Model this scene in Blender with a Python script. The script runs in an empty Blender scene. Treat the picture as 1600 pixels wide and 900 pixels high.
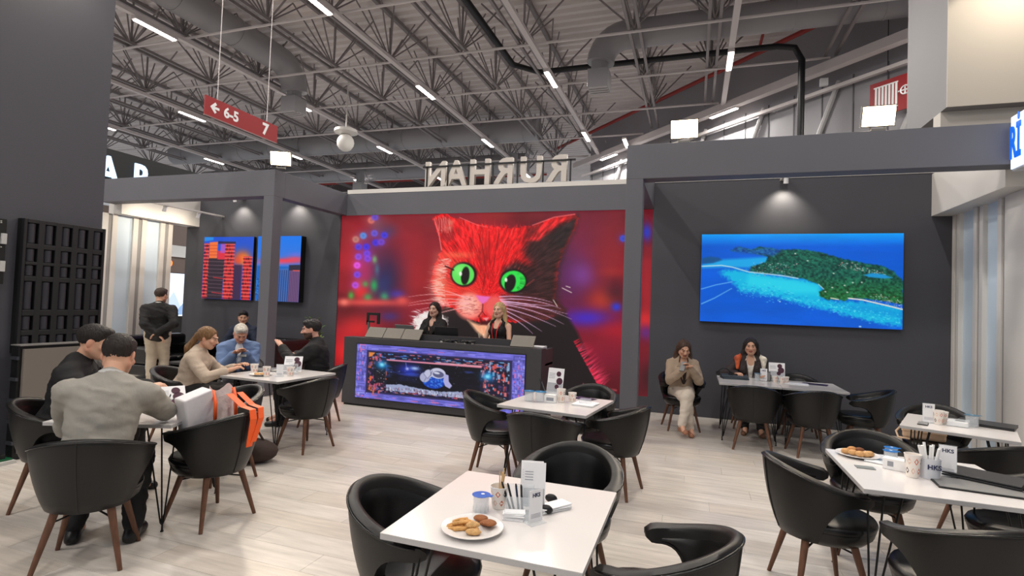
import bpy, bmesh, math, random
import numpy as np
from mathutils import Vector, Matrix, Euler
rnd = random.Random(7)
PI = math.pi
S = bpy.context.scene
COL = S.collection

# ------------------------------------------------------------------ camera, world, exposure
def cam_matrix(yaw, pitch, roll):
    cy, sy = math.cos(yaw), math.sin(yaw)
    f = Vector((-sy*math.cos(pitch), cy*math.cos(pitch), math.sin(pitch)))
    r = Vector((cy, sy, 0)); u = r.cross(f)
    c, s = math.cos(roll), math.sin(roll)
    return r*c+u*s, u*c-r*s, f
_r, _u, _f = cam_matrix(math.radians(18.78), math.radians(1.752), math.radians(2.149))
cd = bpy.data.cameras.new('camera'); cam = bpy.data.objects.new('camera', cd); COL.objects.link(cam)
cd.lens = 18.80; cd.sensor_width = 36; cd.clip_end = 200; cd.clip_start = .05
cam.matrix_world = Matrix(((_r.x, _u.x, -_f.x, 0), (_r.y, _u.y, -_f.y, 0), (_r.z, _u.z, -_f.z, 1.65), (0, 0, 0, 1)))
S.camera = cam
W = bpy.data.worlds.new('hall_air'); S.world = W; W.use_nodes = True
W.node_tree.nodes['Background'].inputs[0].default_value = (.93, .95, 1, 1)
W.node_tree.nodes['Background'].inputs[1].default_value = .40
S.view_settings.view_transform = 'Standard'; S.view_settings.look = 'None'
S.view_settings.exposure = 0.0; S.view_settings.gamma = 1
S.view_settings.use_curve_mapping = False
S.cycles.use_denoising = True
CEIL_POWER, FLOOD_POWER, SPOT_POWER = 222, 34, 30

# ------------------------------------------------------------------ colour and material helpers
def lin(c):
    return tuple((v/255/12.92 if v/255 <= .04045 else ((v/255+.055)/1.055)**2.4) for v in c[:3])
MATS = {}
def mat(name, rgb=(128, 128, 128), rough=.5, metal=0, bump=0, bscale=40, var=0, vscale=3, emit=0, alpha=1, trans=0, spec=.5, coat=0, stretch=None, attr=None, ior=1.45):
    if name in MATS: return MATS[name]
    m = bpy.data.materials.new(name); m.use_nodes = True
    nt = m.node_tree; b = nt.nodes['Principled BSDF']; N = nt.nodes.new; L = nt.links.new
    c = lin(rgb)
    b.inputs['Base Color'].default_value = (*c, 1)
    b.inputs['Roughness'].default_value = rough; b.inputs['Metallic'].default_value = metal
    b.inputs['Specular IOR Level'].default_value = spec; b.inputs['Coat Weight'].default_value = coat
    b.inputs['Alpha'].default_value = alpha; b.inputs['Transmission Weight'].default_value = trans
    b.inputs['IOR'].default_value = ior
    if attr:
        a = N('ShaderNodeAttribute'); a.attribute_name = attr
        L(a.outputs['Color'], b.inputs['Emission Color' if emit else 'Base Color'])
        if emit: b.inputs['Base Color'].default_value = (.01, .01, .01, 1)
    elif emit:
        b.inputs['Emission Color'].default_value = (*c, 1)
    if emit: b.inputs['Emission Strength'].default_value = emit
    if var or bump:
        tc = N('ShaderNodeTexCoord'); mp = N('ShaderNodeMapping'); L(tc.outputs['Object'], mp.inputs[0])
        if stretch: mp.inputs['Scale'].default_value = stretch
    if var:
        n = N('ShaderNodeTexNoise'); n.inputs['Scale'].default_value = vscale; n.inputs['Detail'].default_value = 6
        L(mp.outputs[0], n.inputs['Vector'])
        r = N('ShaderNodeValToRGB'); L(n.outputs['Fac'], r.inputs[0])
        r.color_ramp.elements[0].position = .3; r.color_ramp.elements[1].position = .7
        r.color_ramp.elements[0].color = (*[max(0, v*(1-var)) for v in c], 1)
        r.color_ramp.elements[1].color = (*[min(1, v*(1+var)) for v in c], 1)
        L(r.outputs[0], b.inputs['Base Color'])
    if bump:
        n2 = N('ShaderNodeTexNoise'); n2.inputs['Scale'].default_value = bscale; n2.inputs['Detail'].default_value = 4
        L(mp.outputs[0], n2.inputs['Vector'])
        bp = N('ShaderNodeBump'); bp.inputs['Strength'].default_value = bump; bp.inputs['Distance'].default_value = .02
        L(n2.outputs['Fac'], bp.inputs['Height']); L(bp.outputs[0], b.inputs['Normal'])
    MATS[name] = m
    return m

# ------------------------------------------------------------------ mesh helpers
class MB:
    def __init__(s): s.v = []; s.f = []; s.m = []; s.mi = 0
    def add(s, vs, fs):
        o = len(s.v); s.v += [tuple(v) for v in vs]; s.f += [tuple(i+o for i in f) for f in fs]; s.m += [s.mi]*len(fs); return s
    def box(s, lo, hi, M=None):
        x0, y0, z0 = lo; x1, y1, z1 = hi
        vs = [Vector(p) for p in ((x0,y0,z0),(x1,y0,z0),(x1,y1,z0),(x0,y1,z0),(x0,y0,z1),(x1,y0,z1),(x1,y1,z1),(x0,y1,z1))]
        if M is not None: vs = [M @ v for v in vs]
        return s.add(vs, [(3,2,1,0),(4,5,6,7),(0,1,5,4),(1,2,6,5),(2,3,7,6),(3,0,4,7)])
    def cone(s, a, b, ra, rb=None, n=10, caps=True):
        a, b = Vector(a), Vector(b); rb = ra if rb is None else rb
        d = (b-a).normalized(); x = d.orthogonal().normalized(); y = d.cross(x)
        vs = [c+(x*math.cos(2*PI*i/n)+y*math.sin(2*PI*i/n))*r for c, r in ((a, ra), (b, rb)) for i in range(n)]
        fs = [(i, (i+1) % n, n+(i+1) % n, n+i) for i in range(n)]
        if caps: fs += [tuple(range(n-1, -1, -1)), tuple(range(n, 2*n))]
        return s.add(vs, fs)
    def tube(s, pts, r, n=8, closed=False):
        pts = [Vector(p) for p in pts]; rings = []; prev = None
        for i, p in enumerate(pts):
            a = pts[i-1] if (i or closed) else p; c = pts[(i+1) % len(pts)] if (i < len(pts)-1 or closed) else p
            d = (c-a).normalized()
            x = d.orthogonal().normalized() if prev is None else (prev-d*prev.dot(d)).normalized()
            prev = x; y = d.cross(x); rr = r[i] if isinstance(r, (list, tuple)) else r
            rings.append([p+(x*math.cos(2*PI*k/n)+y*math.sin(2*PI*k/n))*rr for k in range(n)])
        vs = [v for q in rings for v in q]; m = len(pts); fs = []
        for i in range(m if closed else m-1):
            j = (i+1) % m
            fs += [(i*n+k, i*n+(k+1) % n, j*n+(k+1) % n, j*n+k) for k in range(n)]
        if not closed: fs += [tuple(range(n-1, -1, -1)), tuple(range((m-1)*n, m*n))]
        return s.add(vs, fs)
    def lathe(s, prof, n=20, c=(0, 0, 0), sx=1, sy=1):
        vs = [(c[0]+r*math.cos(2*PI*k/n)*sx, c[1]+r*math.sin(2*PI*k/n)*sy, c[2]+z) for r, z in prof for k in range(n)]; fs = []
        for i in range(len(prof)-1):
            fs += [(i*n+k, i*n+(k+1) % n, (i+1)*n+(k+1) % n, (i+1)*n+k) for k in range(n)]
        if prof[0][0] > 1e-4: fs.append(tuple(range(n-1, -1, -1)))
        if prof[-1][0] > 1e-4: fs.append(tuple(range((len(prof)-1)*n, len(prof)*n)))
        return s.add(vs, fs)
    def prism(s, poly, z0, z1, M=None):
        n = len(poly); vs = [Vector((p[0], p[1], z)) for z in (z0, z1) for p in poly]
        if M is not None: vs = [M @ v for v in vs]
        return s.add(vs, [tuple(range(n-1, -1, -1)), tuple(range(n, 2*n))]+[(i, (i+1) % n, n+(i+1) % n, n+i) for i in range(n)])
    def ell(s, c, r, n=12, m=8, M=None):
        vs = []; fs = []
        for i in range(m+1):
            t = PI*i/m
            for k in range(n):
                p = Vector((r[0]*math.sin(t)*math.cos(2*PI*k/n), r[1]*math.sin(t)*math.sin(2*PI*k/n), -r[2]*math.cos(t)))
                if M is not None: p = M @ p
                vs.append(p+Vector(c))
        for i in range(m): fs += [(i*n+k, i*n+(k+1) % n, (i+1)*n+(k+1) % n, (i+1)*n+k) for k in range(n)]
        return s.add(vs, fs)
    def grid(s, fn, nu, nv):
        vs = [fn(i/nu, j/nv) for j in range(nv+1) for i in range(nu+1)]
        return s.add(vs, [(j*(nu+1)+i, j*(nu+1)+i+1, (j+1)*(nu+1)+i+1, (j+1)*(nu+1)+i) for j in range(nv) for i in range(nu)])
    def mesh(s, name, mats, smooth=False):
        me = bpy.data.meshes.new(name); me.from_pydata(s.v, [], s.f); me.validate()
        for m in (mats if isinstance(mats, (list, tuple)) else [mats]): me.materials.append(m)
        if len(me.materials) > 1:
            for p, i in zip(me.polygons, s.m): p.material_index = i
        bm = bmesh.new(); bm.from_mesh(me); bmesh.ops.remove_doubles(bm, verts=bm.verts, dist=1e-5)
        bmesh.ops.recalc_face_normals(bm, faces=bm.faces); bm.to_mesh(me); bm.free()
        if smooth:
            me.polygons.foreach_set('use_smooth', [True]*len(me.polygons))
            if smooth is not True: me.set_sharp_from_angle(angle=math.radians(smooth))
        return me
    def build(s, name, mats, parent=None, smooth=False, bevel=0, seg=2, loc=None, rz=0):
        return obj(name, s.mesh(name, mats, smooth), parent, bevel, seg, loc, rz)
def obj(name, me, parent=None, bevel=0, seg=2, loc=None, rz=0):
    o = bpy.data.objects.new(name, me); COL.objects.link(o)
    if parent is not None: o.parent = parent
    if bevel:
        b = o.modifiers.new('bevel', 'BEVEL'); b.width = bevel; b.segments = seg; b.limit_method = 'ANGLE'; b.angle_limit = .6
    if loc is not None: o.location = loc
    if rz: o.rotation_euler = (0, 0, rz)
    return o
def box(name, lo, hi, m, parent=None, bevel=0): return MB().box(lo, hi).build(name, m, parent, bevel=bevel)
def tag(o, label=None, cat=None, group=None, kind=None):
    for k, v in (('label', label), ('category', cat), ('group', group), ('kind', kind)):
        if v: o[k] = v
    return o
def thing(name, label, cat, loc=(0, 0, 0), rz=0, group=None):
    o = bpy.data.objects.new(name, None); COL.objects.link(o); o.location = loc; o.rotation_euler = (0, 0, rz)
    o.empty_display_size = .1
    return tag(o, label, cat, group)
def struct(o): o['kind'] = 'structure'; return o
def copy_tree(o, parent=None):
    c = o.copy(); COL.objects.link(c); c.parent = parent
    for ch in list(o.children): copy_tree(ch, c)
    return c
def text_mesh(s, size, ext, m, align='CENTER', bold=0):
    cu = bpy.data.curves.new('txt', 'FONT'); cu.body = s; cu.size = size; cu.extrude = ext; cu.align_x = align; cu.align_y = 'CENTER'; cu.offset = bold
    cu.resolution_u = 3
    o = bpy.data.objects.new('txt', cu); COL.objects.link(o)
    me = bpy.data.meshes.new_from_object(o.evaluated_get(bpy.context.evaluated_depsgraph_get()))
    bpy.data.objects.remove(o); me.materials.clear(); me.materials.append(m); me.name = 'letter'
    return me
def text(name, s, size, ext, m, parent, loc, rot, align='CENTER', bold=0, sx=1):
    o = obj(name, text_mesh(s, size, ext, m, align, bold), parent); o.location = loc; o.rotation_euler = rot; o.scale = (sx, 1, 1); return o
def light(name, kind, loc, energy, color=(1, 1, 1), parent=None, size=.3, size_y=None, rot=(0, 0, 0), spot=None, blend=.6):
    ld = bpy.data.lights.new(name, kind); ld.energy = energy; ld.color = color
    if kind == 'AREA':
        ld.size = size
        if size_y: ld.shape = 'RECTANGLE'; ld.size_y = size_y
    else: ld.shadow_soft_size = size
    if spot: ld.spot_size = spot; ld.spot_blend = blend
    o = bpy.data.objects.new(name, ld); COL.objects.link(o); o.location = loc; o.rotation_euler = rot
    if parent is not None: o.parent = parent
    return o
def aim(o, d): o.rotation_euler = Vector(d).to_track_quat('-Z', 'Y').to_euler()

# ------------------------------------------------------------------ materials
M_wall = mat('dark_grey_paint', (70, 70, 76), .62, var=.05, vscale=.7)
M_frame = mat('mid_grey_paint', (96, 96, 103), .6, var=.04, vscale=.8)
M_white = mat('white_paint', (214, 210, 204), .55)
M_blue_panel = mat('pale_blue_panel', (205, 220, 232), .4)
M_black = mat('black_plastic', (18, 18, 20), .45)
M_blackm = mat('black_metal', (14, 14, 15), .4, metal=.3)
M_leather = mat('black_leather', (9, 9, 10), .27, bump=.10, bscale=260, spec=.55)
M_leather_d = mat('leather_outer', (15, 14, 14), .40, bump=.12, bscale=300)
M_walnut = mat('walnut_wood', (98, 65, 47), .5, var=.3, vscale=8, stretch=(6, 6, .6))
M_top = mat('white_laminate', (222, 218, 216), .16, spec=.5)
M_edge = mat('grey_edge_band', (180, 178, 178), .45)
M_steel = mat('roof_steel', (136, 130, 130), .5, metal=.2)
M_steel_l = mat('light_roof_steel', (206, 198, 196), .5)
M_duct = mat('duct_metal', (150, 148, 150), .5, metal=.1, bump=.1, bscale=3)
M_red = mat('red_paint', (146, 16, 24), .5)
M_redpipe = mat('red_pipe_paint', (150, 48, 42), .5)
M_wht = mat('white_print', (235, 235, 235), .5)
M_paper = mat('white_paper', (238, 238, 240), .6)
M_grey = mat('grey_metal', (120, 118, 114), .45, metal=.4)
M_glass = mat('clear_acrylic', (236, 242, 246), .04, alpha=.26, spec=.7)
M_tube = mat('tube_glow', (255, 246, 236), emit=14)
M_flood = mat('flood_glow', (255, 226, 180), emit=16)
M_laptop_d = mat('dark_laptop', (44, 44, 46), .4, metal=.3)
# ------------------------------------------------------------------ setting: floor
YB, XL, XR = 8.95, -10.42, 3.13          # back wall plane, left and right side fascias
floor = struct(box('floor', (-26, -7, -.12), (16, 22, -.006), mat('floor_base', (176, 170, 164), .5)))
def plank_mat(i, c):
    m = mat('plank_%d' % i, c, .3, bump=.05, bscale=18, stretch=(1, 9, 1))
    nt = m.node_tree; N = nt.nodes.new; L = nt.links.new; b = nt.nodes['Principled BSDF']
    g = N('ShaderNodeNewGeometry'); mp = N('ShaderNodeMapping'); mp.inputs['Scale'].default_value = (.9, 9, 1); L(g.outputs['Position'], mp.inputs[0])
    n = N('ShaderNodeTexNoise'); n.inputs['Scale'].default_value = 2.2; n.inputs['Detail'].default_value = 7; n.inputs['Roughness'].default_value = .65; L(mp.outputs[0], n.inputs['Vector'])
    r = N('ShaderNodeValToRGB'); L(n.outputs['Fac'], r.inputs[0]); cl = lin(c)
    r.color_ramp.elements[0].position = .28; r.color_ramp.elements[1].position = .72
    r.color_ramp.elements[0].color = (*[v*.74 for v in cl], 1); r.color_ramp.elements[1].color = (*[min(1, v*1.13) for v in cl], 1)
    L(r.outputs[0], b.inputs['Base Color']); return m
PM = [plank_mat(i, c) for i, c in enumerate(((206, 199, 191), (200, 193, 186), (212, 205, 197), (203, 194, 184)))]
PL, PW = 1.5, .23
pmesh = [MB().box((.0012, .0012, -.006), (PL-.0012, PW-.0012, 0)).mesh('plank', m) for m in PM]
spots = []
j = 0
y = .4
while y < 9.0:
    off = (j*.57) % PL
    x = -11.5-off
    while x < 4.6:
        spots.append((x, y)); x += PL
    y += PW; j += 1
def in_view(x, y):
    cx, cy = x+PL/2, y+PW/2
    a = math.degrees(math.atan2(cx, max(cy, .01)))
    return -64 < a < 27 and cy > .9
vis = sorted([s for s in spots if in_view(*s)], key=lambda s: math.hypot(s[0]+.7, s[1]))
near = set(vis[:300])
for (x, y) in vis[:300]:
    o = obj('plank', pmesh[rnd.randrange(4)], floor); o.location = (x, y, 0)
far = [MB() for _ in PM]
for (x, y) in spots:
    if (x, y) not in near: far[rnd.randrange(4)].box((x+.0012, y+.0012, -.006), (x+PL-.0012, y+PW-.0012, 0))
allfar = MB()
for i, q in enumerate(far):
    allfar.mi = i; allfar.add(q.v, q.f)
tag(allfar.build('plank_field', PM, floor), kind='stuff')
carpet = struct(box('floor_aisle', (-26, 9.4, -.006), (16, 22, -.001), mat('hall_carpet', (150, 144, 140), .95, var=.1, vscale=20)))

# ------------------------------------------------------------------ setting: booth walls
wb = struct(box('wall_back', (-10.78, YB+.06, 0), (3.385, YB+.22, 3.72), M_wall))
# wall faces beside / below / above the recessed video wall
LX0, LX1, LZ0, LZ1 = -6.70, -.66, .24, 3.29
for nm, lo, hi in (('wall_panel', (-10.78, YB, 0), (LX0, YB+.06, 3.72)), ('wall_panel', (LX1, YB, 0), (3.385, YB+.06, 3.72)), ('wall_panel', (LX0, YB, 0), (LX1, YB+.06, LZ0))):
    box(nm, lo, hi, M_wall, wb)
# upper fascia above the video wall
box('upper_fascia', (-6.57, YB, LZ1), (-.86, YB+.14, 3.72), M_frame, wb)
box('fascia_cap', (-6.57, YB-.005, 3.72), (-.86, YB+.15, 3.80), M_white, wb)
for x0, x1 in ((-10.42, -6.78), (-.64, 3.13)): box('wall_cap', (x0, YB-.01, 3.72), (x1, YB+.22, 3.765), M_white, wb)
# portal frames left and right: pillar, front beam, side beam
def portal(x0, x1, yf, px, sgn, side_x):
    f = struct(thing('booth_frame', None, None))
    box('pillar', (px, yf, 0), (px+.21, yf+.2, 3.29), M_frame, f, .004)
    box('front_beam', (x0, yf, 3.29), (x1, yf+.24, 3.725), M_frame, f, .004)
    box('side_beam', (side_x, yf+.24, 3.29), (side_x+.2, YB, 3.725), M_frame, f, .004)
    return f
portal(XL-.2, -6.57, 7.0, -6.78, -1, -6.77)
portal(-.845, XR+.05, 6.83, -.845, 1, -.845)
# white side screens with paired fins
def side_screen(name, xf, out, fins, gaps, yf):
    w = struct(thing(name, None, None))
    x0, x1 = (xf-.35, xf) if out < 0 else (xf, xf+.35)
    box('fascia', (x0, yf-.0, 3.105), (x1, YB, 3.725 if out < 0 else 3.70), M_white, w, .003)
    xa, xb = (xf-.34, xf-.20) if out < 0 else (xf+.24, xf+.38)
    for (a, b) in fins:
        g = (b-a)*.14; c = (a+b)/2
        box('fin', (xa, a, 0), (xb, c-g, 3.105), M_white, w, .003)
        box('fin', (xa, c+g, 0), (xb, b, 3.105), M_white, w, .003)
        box('groove', (xa+.02, c-g, 0), (xb-.02, c+g, 3.105), mat('groove_grey', (150, 148, 146), .7), w)
    for (a, b) in gaps:
        box('infill_panel', (xa+.05, a, 0), (xb-.05, b, 3.105), M_blue_panel, w)
    return w
side_screen('wall_left', XL, -1, [(7.05, 7.325), (7.635, 7.91), (8.21, 8.485)], [(7.325, 7.635), (7.91, 8.21)], 7.24)
side_screen('wall_right', XR, 1, [(8.73, 8.94), (8.11, 8.35), (7.53, 7.776)], [(8.35, 8.73), (7.776, 8.11)], 7.07)
struct(box('wall_right_end', (3.34, 5.2, 0), (3.7, 7.5, 3.1), M_white))

# lightbox of the neighbouring stand with blue letters
lb = thing('lightbox_sign', 'white lightbox sign with blue letters at the right edge', 'sign', (3.07, 6.82, 3.21))
box('box_body', (0, -1.6, 0), (.3, 0, .575), mat('lightbox_case', (190, 194, 200), .5), lb, .01)
box('lit_face', (-.012, -1.59, .02), (0, -.01, .56), mat('lightbox_glow', (225, 238, 255), emit=.95), lb)
text('letters', 'Rİ', .46, .004, mat('blue_letter', (10, 96, 214), emit=.7), lb, (-.018, -.0, .27), (PI/2, 0, -PI/2), 'LEFT', bold=.012, sx=.42)

# tall grey wall at the left with the display cabinets on it
wl = struct(box('wall_stand', (-6.6, .2, 0), (-6.25, 4.14, 6.2), mat('stand_grey_paint', (75, 75, 83), .55, var=.04, vscale=.6)))

def led_cabinet():
    c = thing('display_cabinet', 'black moulded back of a display cabinet on the tall grey wall', 'display cabinet', (-6.248, 3.36, 1.0))
    mb = mat('cabinet_black', (24, 24, 27), .5); md = mat('cabinet_recess', (12, 12, 13), .6)
    W_, H_ = .76, 1.31
    box('back_plate', (0, 0, 0), (.05, W_, H_), md, c)
    cols, rows = 5, [(.06, .17), (.22, .36), (.42, .70), (.75, .86), (.89, 1.02), (1.07, 1.27)]
    dw = W_/cols
    for i in range(cols+1):
        y0 = i*dw-.028; box('rib', (.05, max(0, y0), 0), (.10, min(W_, y0+.056), H_), mb, c, .006)
    zs = [0]+[v for r in rows for v in r]+[H_]
    for k in range(0, len(zs), 2): box('crossbar', (.05, .028, zs[k]), (.098, W_-.028, zs[k+1]), mb, c, .005)
    for i in range(cols):
        for (a, b) in rows:
            q = MB(); n = 6
            q.grid(lambda u, v: (.052+.046*math.sin(PI*u)**.7, i*dw+.030+(dw-.060)*u, a+.006+(b-a-.012)*v), n, 1)
            q.build('bulge', mat('cabinet_bulge', (50, 50, 57), .45), c, smooth=True)
    return c
led_cabinet()
def circuit_panel():
    c = thing('circuit_panel', 'black circuit board panel with connectors at the far left edge', 'circuit board', (-6.25, 2.55, 1.66))
    box('board', (0, 0, 0), (.05, .70, .62), mat('board_black', (10, 11, 11), .5), c, .004)
    r = random.Random(3)
    for k in range(14):
        y, z = r.uniform(.05, .62), r.uniform(.04, .54)
        box('component', (.05, y, z), (.065, y+r.uniform(.02, .06), z+r.uniform(.01, .04)), mat('component_black', (28, 28, 29), .4), c, .002)
    for z in (.12, .38): box('connector', (.05, .655, z), (.075, .695, z+.10), mat('connector_white', (190, 190, 188), .5), c, .002)
    for k in range(10):
        y, z = r.uniform(.45, .68), r.uniform(.02, .6)
        MB().cone((.05, y, z), (.068, y, z), .006, .005, 8).build('screw', mat('screw_steel', (210, 210, 205), .3, metal=.8), c)
circuit_panel()
pn = thing('blank_display', 'blank taupe display panel standing on the floor below the black cabinet', 'display panel', (-6.02, 3.32, 0))
box('screen_face', (-.02, .03, .06), (.012, .86, 1.05), mat('taupe_screen', (122, 115, 108), .7), pn, .003)
box('case', (-.12, 0, 0), (-.02, .9, 1.08), M_black, pn, .005)
box('edge_trim', (-.13, -.005, 1.08), (.014, .9, 1.09), mat('trim_silver', (150, 148, 145), .4, metal=.5), pn)
for z in (.15, .35, .55, .75, .95): box('edge_clip', (-.10, -.02, z), (.0, 0, z+.03), mat('clip_grey', (70, 72, 80), .4, metal=.4), pn)
fm = thing('floor_module', 'floor module with green board and black connector rows beside the taupe panel', 'display module', (-6.05, 2.2, 0))
box('base', (-.35, 0, 0), (.12, 1.1, .03), mat('module_white', (190, 188, 184), .5), fm)
box('board', (-.33, .01, .03), (.08, 1.09, .045), mat('green_board', (16, 84, 52), .4), fm)
for i in range(11):
    for k in range(2): box('connector_block', (-.04+.055*k, .03+.095*i, .045), (-.005+.055*k, .1+.095*i, .085), M_black, fm, .003)
for k in range(3): box('metal_rail', (-.33, .1+.35*k, .03), (-.06, .13+.35*k, .09), M_blackm, fm)

# neighbouring stand seen between the left fins
nb = struct(box('wall_neighbour', (-15.2, 5.0, 0), (-15.0, 13.9, 3.9), mat('brown_grey_paint', (110, 98, 94), .6)))
ns = thing('neighbour_screen', 'white and blue mountain screen of the stand behind the standing man', 'screen', (-13.9, 10.6, .94))
box('case', (-.06, 0, 0), (0, 1.5, 1.25), M_black, ns); box('stand', (-.06, .3, -.94), (-.01, 1.2, 0), M_black, ns)
md = MB().box((0, .02, .02), (.006, 1.48, 1.23)).build('picture', mat('mountain_picture', (214, 226, 244), emit=.85), ns)
for k, (a, h) in enumerate(((.1, .5), (.5, .72), (.95, .55), (1.2, .4))):
    MB().prism([(a-.35, .06), (a+.45, .06), (a+.08, h)], 0, .003, Matrix(((0, 0, 1, .007+.001*k), (1, 0, 0, .05), (0, 1, 0, 0), (0, 0, 0, 1)))).build('mountain', mat('mountain_blue%d' % (k % 2), ((128, 160, 200), (176, 196, 224))[k % 2], emit=.8), ns)
tag(box('wall_poster', (-14.98, 11.9, 2.71), (-14.96, 12.9, 3.06), mat('poster_white', (214, 218, 220), .6)), 'pale blank poster high on the brown wall beyond the fins', 'poster')
lp = thing('ring_lamp', 'small round orange lamp beyond the left fins', 'lamp', (-14.9, 11.83, 2.5))
MB().tube([(0, .09*math.cos(t*PI/8), .09*math.sin(t*PI/8)) for t in range(16)], .025, 8, True).build('ring', mat('orange_glow', (255, 120, 40), emit=2), lp, smooth=True)
MB().cone((-.1, 0, 0), (.0, 0, 0), .03).build('wall_mount', M_black, lp)
# black sign with lit letters over the left beam
sg = thing('black_letter_sign', 'black overhead sign with lit white letters behind the left beam', 'sign', (-13.4, 7.5, 4.0))
box('panel', (-.3, -1.5, 0), (0, 3.85, 1.03), mat('sign_black', (12, 14, 16), .5), sg)
for ch, y in (('A', 1.42), ('R', 2.24)):
    text('letter', ch, .95, .02, mat('letter_glow', (190, 222, 255), emit=1.3), sg, (.03, y, .46), (PI/2, 0, PI/2), bold=.02, sx=.8)
# ------------------------------------------------------------------ hall roof: deck, trusses, rails, lamps, ducts, pipes
ZD = 12.3
dk = MB(); prof = []
y = -9.0; per = .46
while y < 44:
    prof += [(y, 0), (y+.14, 0), (y+.2, .12), (y+.40, .12)]; y += per
for k, (xx) in enumerate((-46, 18)):
    pass
vs = [(x, p[0], ZD+p[1]) for x in (-46, 18) for p in prof]; n = len(prof)
dk.add(vs, [(i, i+1, n+i+1, n+i) for i in range(n-1)])
struct(dk.build('ceiling', mat('deck_metal', (222, 214, 211), .6, var=.08, vscale=.3)))
# 45 degree end wall of the hall
hw = struct(thing('wall_hall', None, None, (0, 25.6, 0), -PI/4))
box('panel_field', (-8.6, 0, 0), (16, .2, 12.2), mat('hall_panel', (150, 148, 152), .6, var=.05, vscale=.4), hw)
for k in range(22): box('panel_seam', (-8.4+1.1*k, -.03, 0), (-8.36+1.1*k, 0, 9.9), mat('seam_grey', (104, 102, 106), .6), hw)
for k in range(8): MB().cone((-7+3.0*k, -.12, 6.0), (-5.4+3.0*k, -.12, 9.8), .09, n=8).build('wall_brace', mat('brace_white', (168, 166, 166), .5), hw)
box('eaves_rail', (-9, -1.0, 9.95), (17, -.7, 10.25), M_steel_l, hw)
box('eaves_rail', (-9, -.35, 9.5), (17, -.2, 9.62), M_steel_l, hw)
struct(box('wall_far', (-46, 41, 0), (-15.5, 41.3, 12.2), mat('far_wall', (92, 84, 84), .7)))

XROWS = (-29.1, -22.9, -16.62, -10.42, -5.22, .95)
YLAMP = (-8.2, -1.4, 5.4, 12.27, 18.95, 25.8, 32.6)
XT = [-36.5, -32.7, -29.6, -26.2, -23.4, -19.6, -17.1, -13.4, -10.9, -8.0, -5.7, -2.0, .4, 4.2]
def end_y(x): return min(40.5, 24.6-x)
ORDN = 'first second third fourth fifth sixth seventh eighth ninth tenth eleventh twelfth thirteenth fourteenth'.split()
def truss(x, k):
    t = thing('roof_truss', 'grey lattice roof truss, %s counted from the right' % ORDN[k], 'truss', (x, 0, 0), 0, 'lattice trusses carrying the hall roof')
    ye = end_y(x); zb, zt = 10.55, 12.2
    for dx in (-.16, .16): box('bottom_chord', (dx-.045, 2, zb-.05), (dx+.045, ye, zb+.05), M_steel, t)
    box('top_chord', (-.07, 2, zt-.07), (.07, ye, zt+.07), M_steel, t)
    w = MB(); y = 3.4
    while y < ye-1:
        for dy in (-1.7, -.75, .75, 1.7):
            for dx in (-1, 1): w.cone((0, y, zb), (dx*.55, y+dy, zt), .028, n=5, caps=False)
        w.cone((0, y, zb-.1), (0, y, zt), .04, n=5, caps=False)
        for dx in (-1, 1): w.cone((0, y, zb), (dx*1.65, y+.1, zt), .032, n=5, caps=False)
        y += 3.4
    tag(w.build('web_bars', M_steel, t), kind='stuff')
    return t
for k, x in enumerate(reversed(XT)): truss(x, k)
# cross ties along X under the bottom chords
for k, y in enumerate(np.arange(6.8, 40, 3.4)):
    x1 = min(8, 24.6-y)
    tag(MB().cone((-38, y, 10.46), (x1, y, 10.46), .045, n=6).build('tie_bar', M_steel_l), 'thin grey tie bar under the trusses, %s counted from the viewer' % ORDN[k], 'tie bar', 'tie bars across the roof trusses')
# lamp rails with lamps
ROWN = {-29.1: 'far left rail', -22.9: 'rail left of red sign', -16.62: 'rail above red sign', -10.42: 'rail over cat screen', -5.22: 'rail over mirrored letters', .95: 'rail over right booth'}
ORD = {-8.2: 'behind the viewer, last', -1.4: 'behind the viewer', 5.4: 'overhead', 12.27: 'nearest in view', 18.95: 'second in view', 25.8: 'third in view', 32.6: 'fourth in view'}
def lamp(loc, rz, label, power=CEIL_POWER, L=1.35):
    t = thing('linear_ceiling_lamp', label, 'ceiling lamp', loc, rz)
    hs = MB().box((-.1, -L/2-.04, .0), (.1, L/2+.04, .09)).build('housing', M_steel_l, t)
    MB().box((-.075, -L/2, -.03), (.075, L/2, 0)).build('diffuser', M_tube, hs)
    light('lamp_light', 'AREA', (0, 0, -.05), power, (1, .95, .89), t, .16, L)
    return t
for x in XROWS:
    ye = end_y(x)-.4
    tag(box('lamp_rail', (x-.09, -10, 10.14), (x+.09, ye, 10.26), M_steel_l), 'long pale lamp rail, '+ROWN[x], 'lamp rail')
    for y in YLAMP:
        if y < ye-.5: lamp((x, y, 10.04), 0, 'linear lamp %s, %s' % (ORD[y], ROWN[x]))
for (x, y, nm) in ((.98, 23.5, 'below the eaves rail over the right booth beam'), (7.1, 17.3, 'below the eaves rail at the top right corner'), (-4.6, 29.1, 'at the far end of the eaves rail'), (-3.4, 26.8, 'just left of the right pillar top')):
    lamp((x, y, 9.9), PI/4 if x != -3.4 else 0, 'lit linear lamp %s' % nm, CEIL_POWER*.8)
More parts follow.
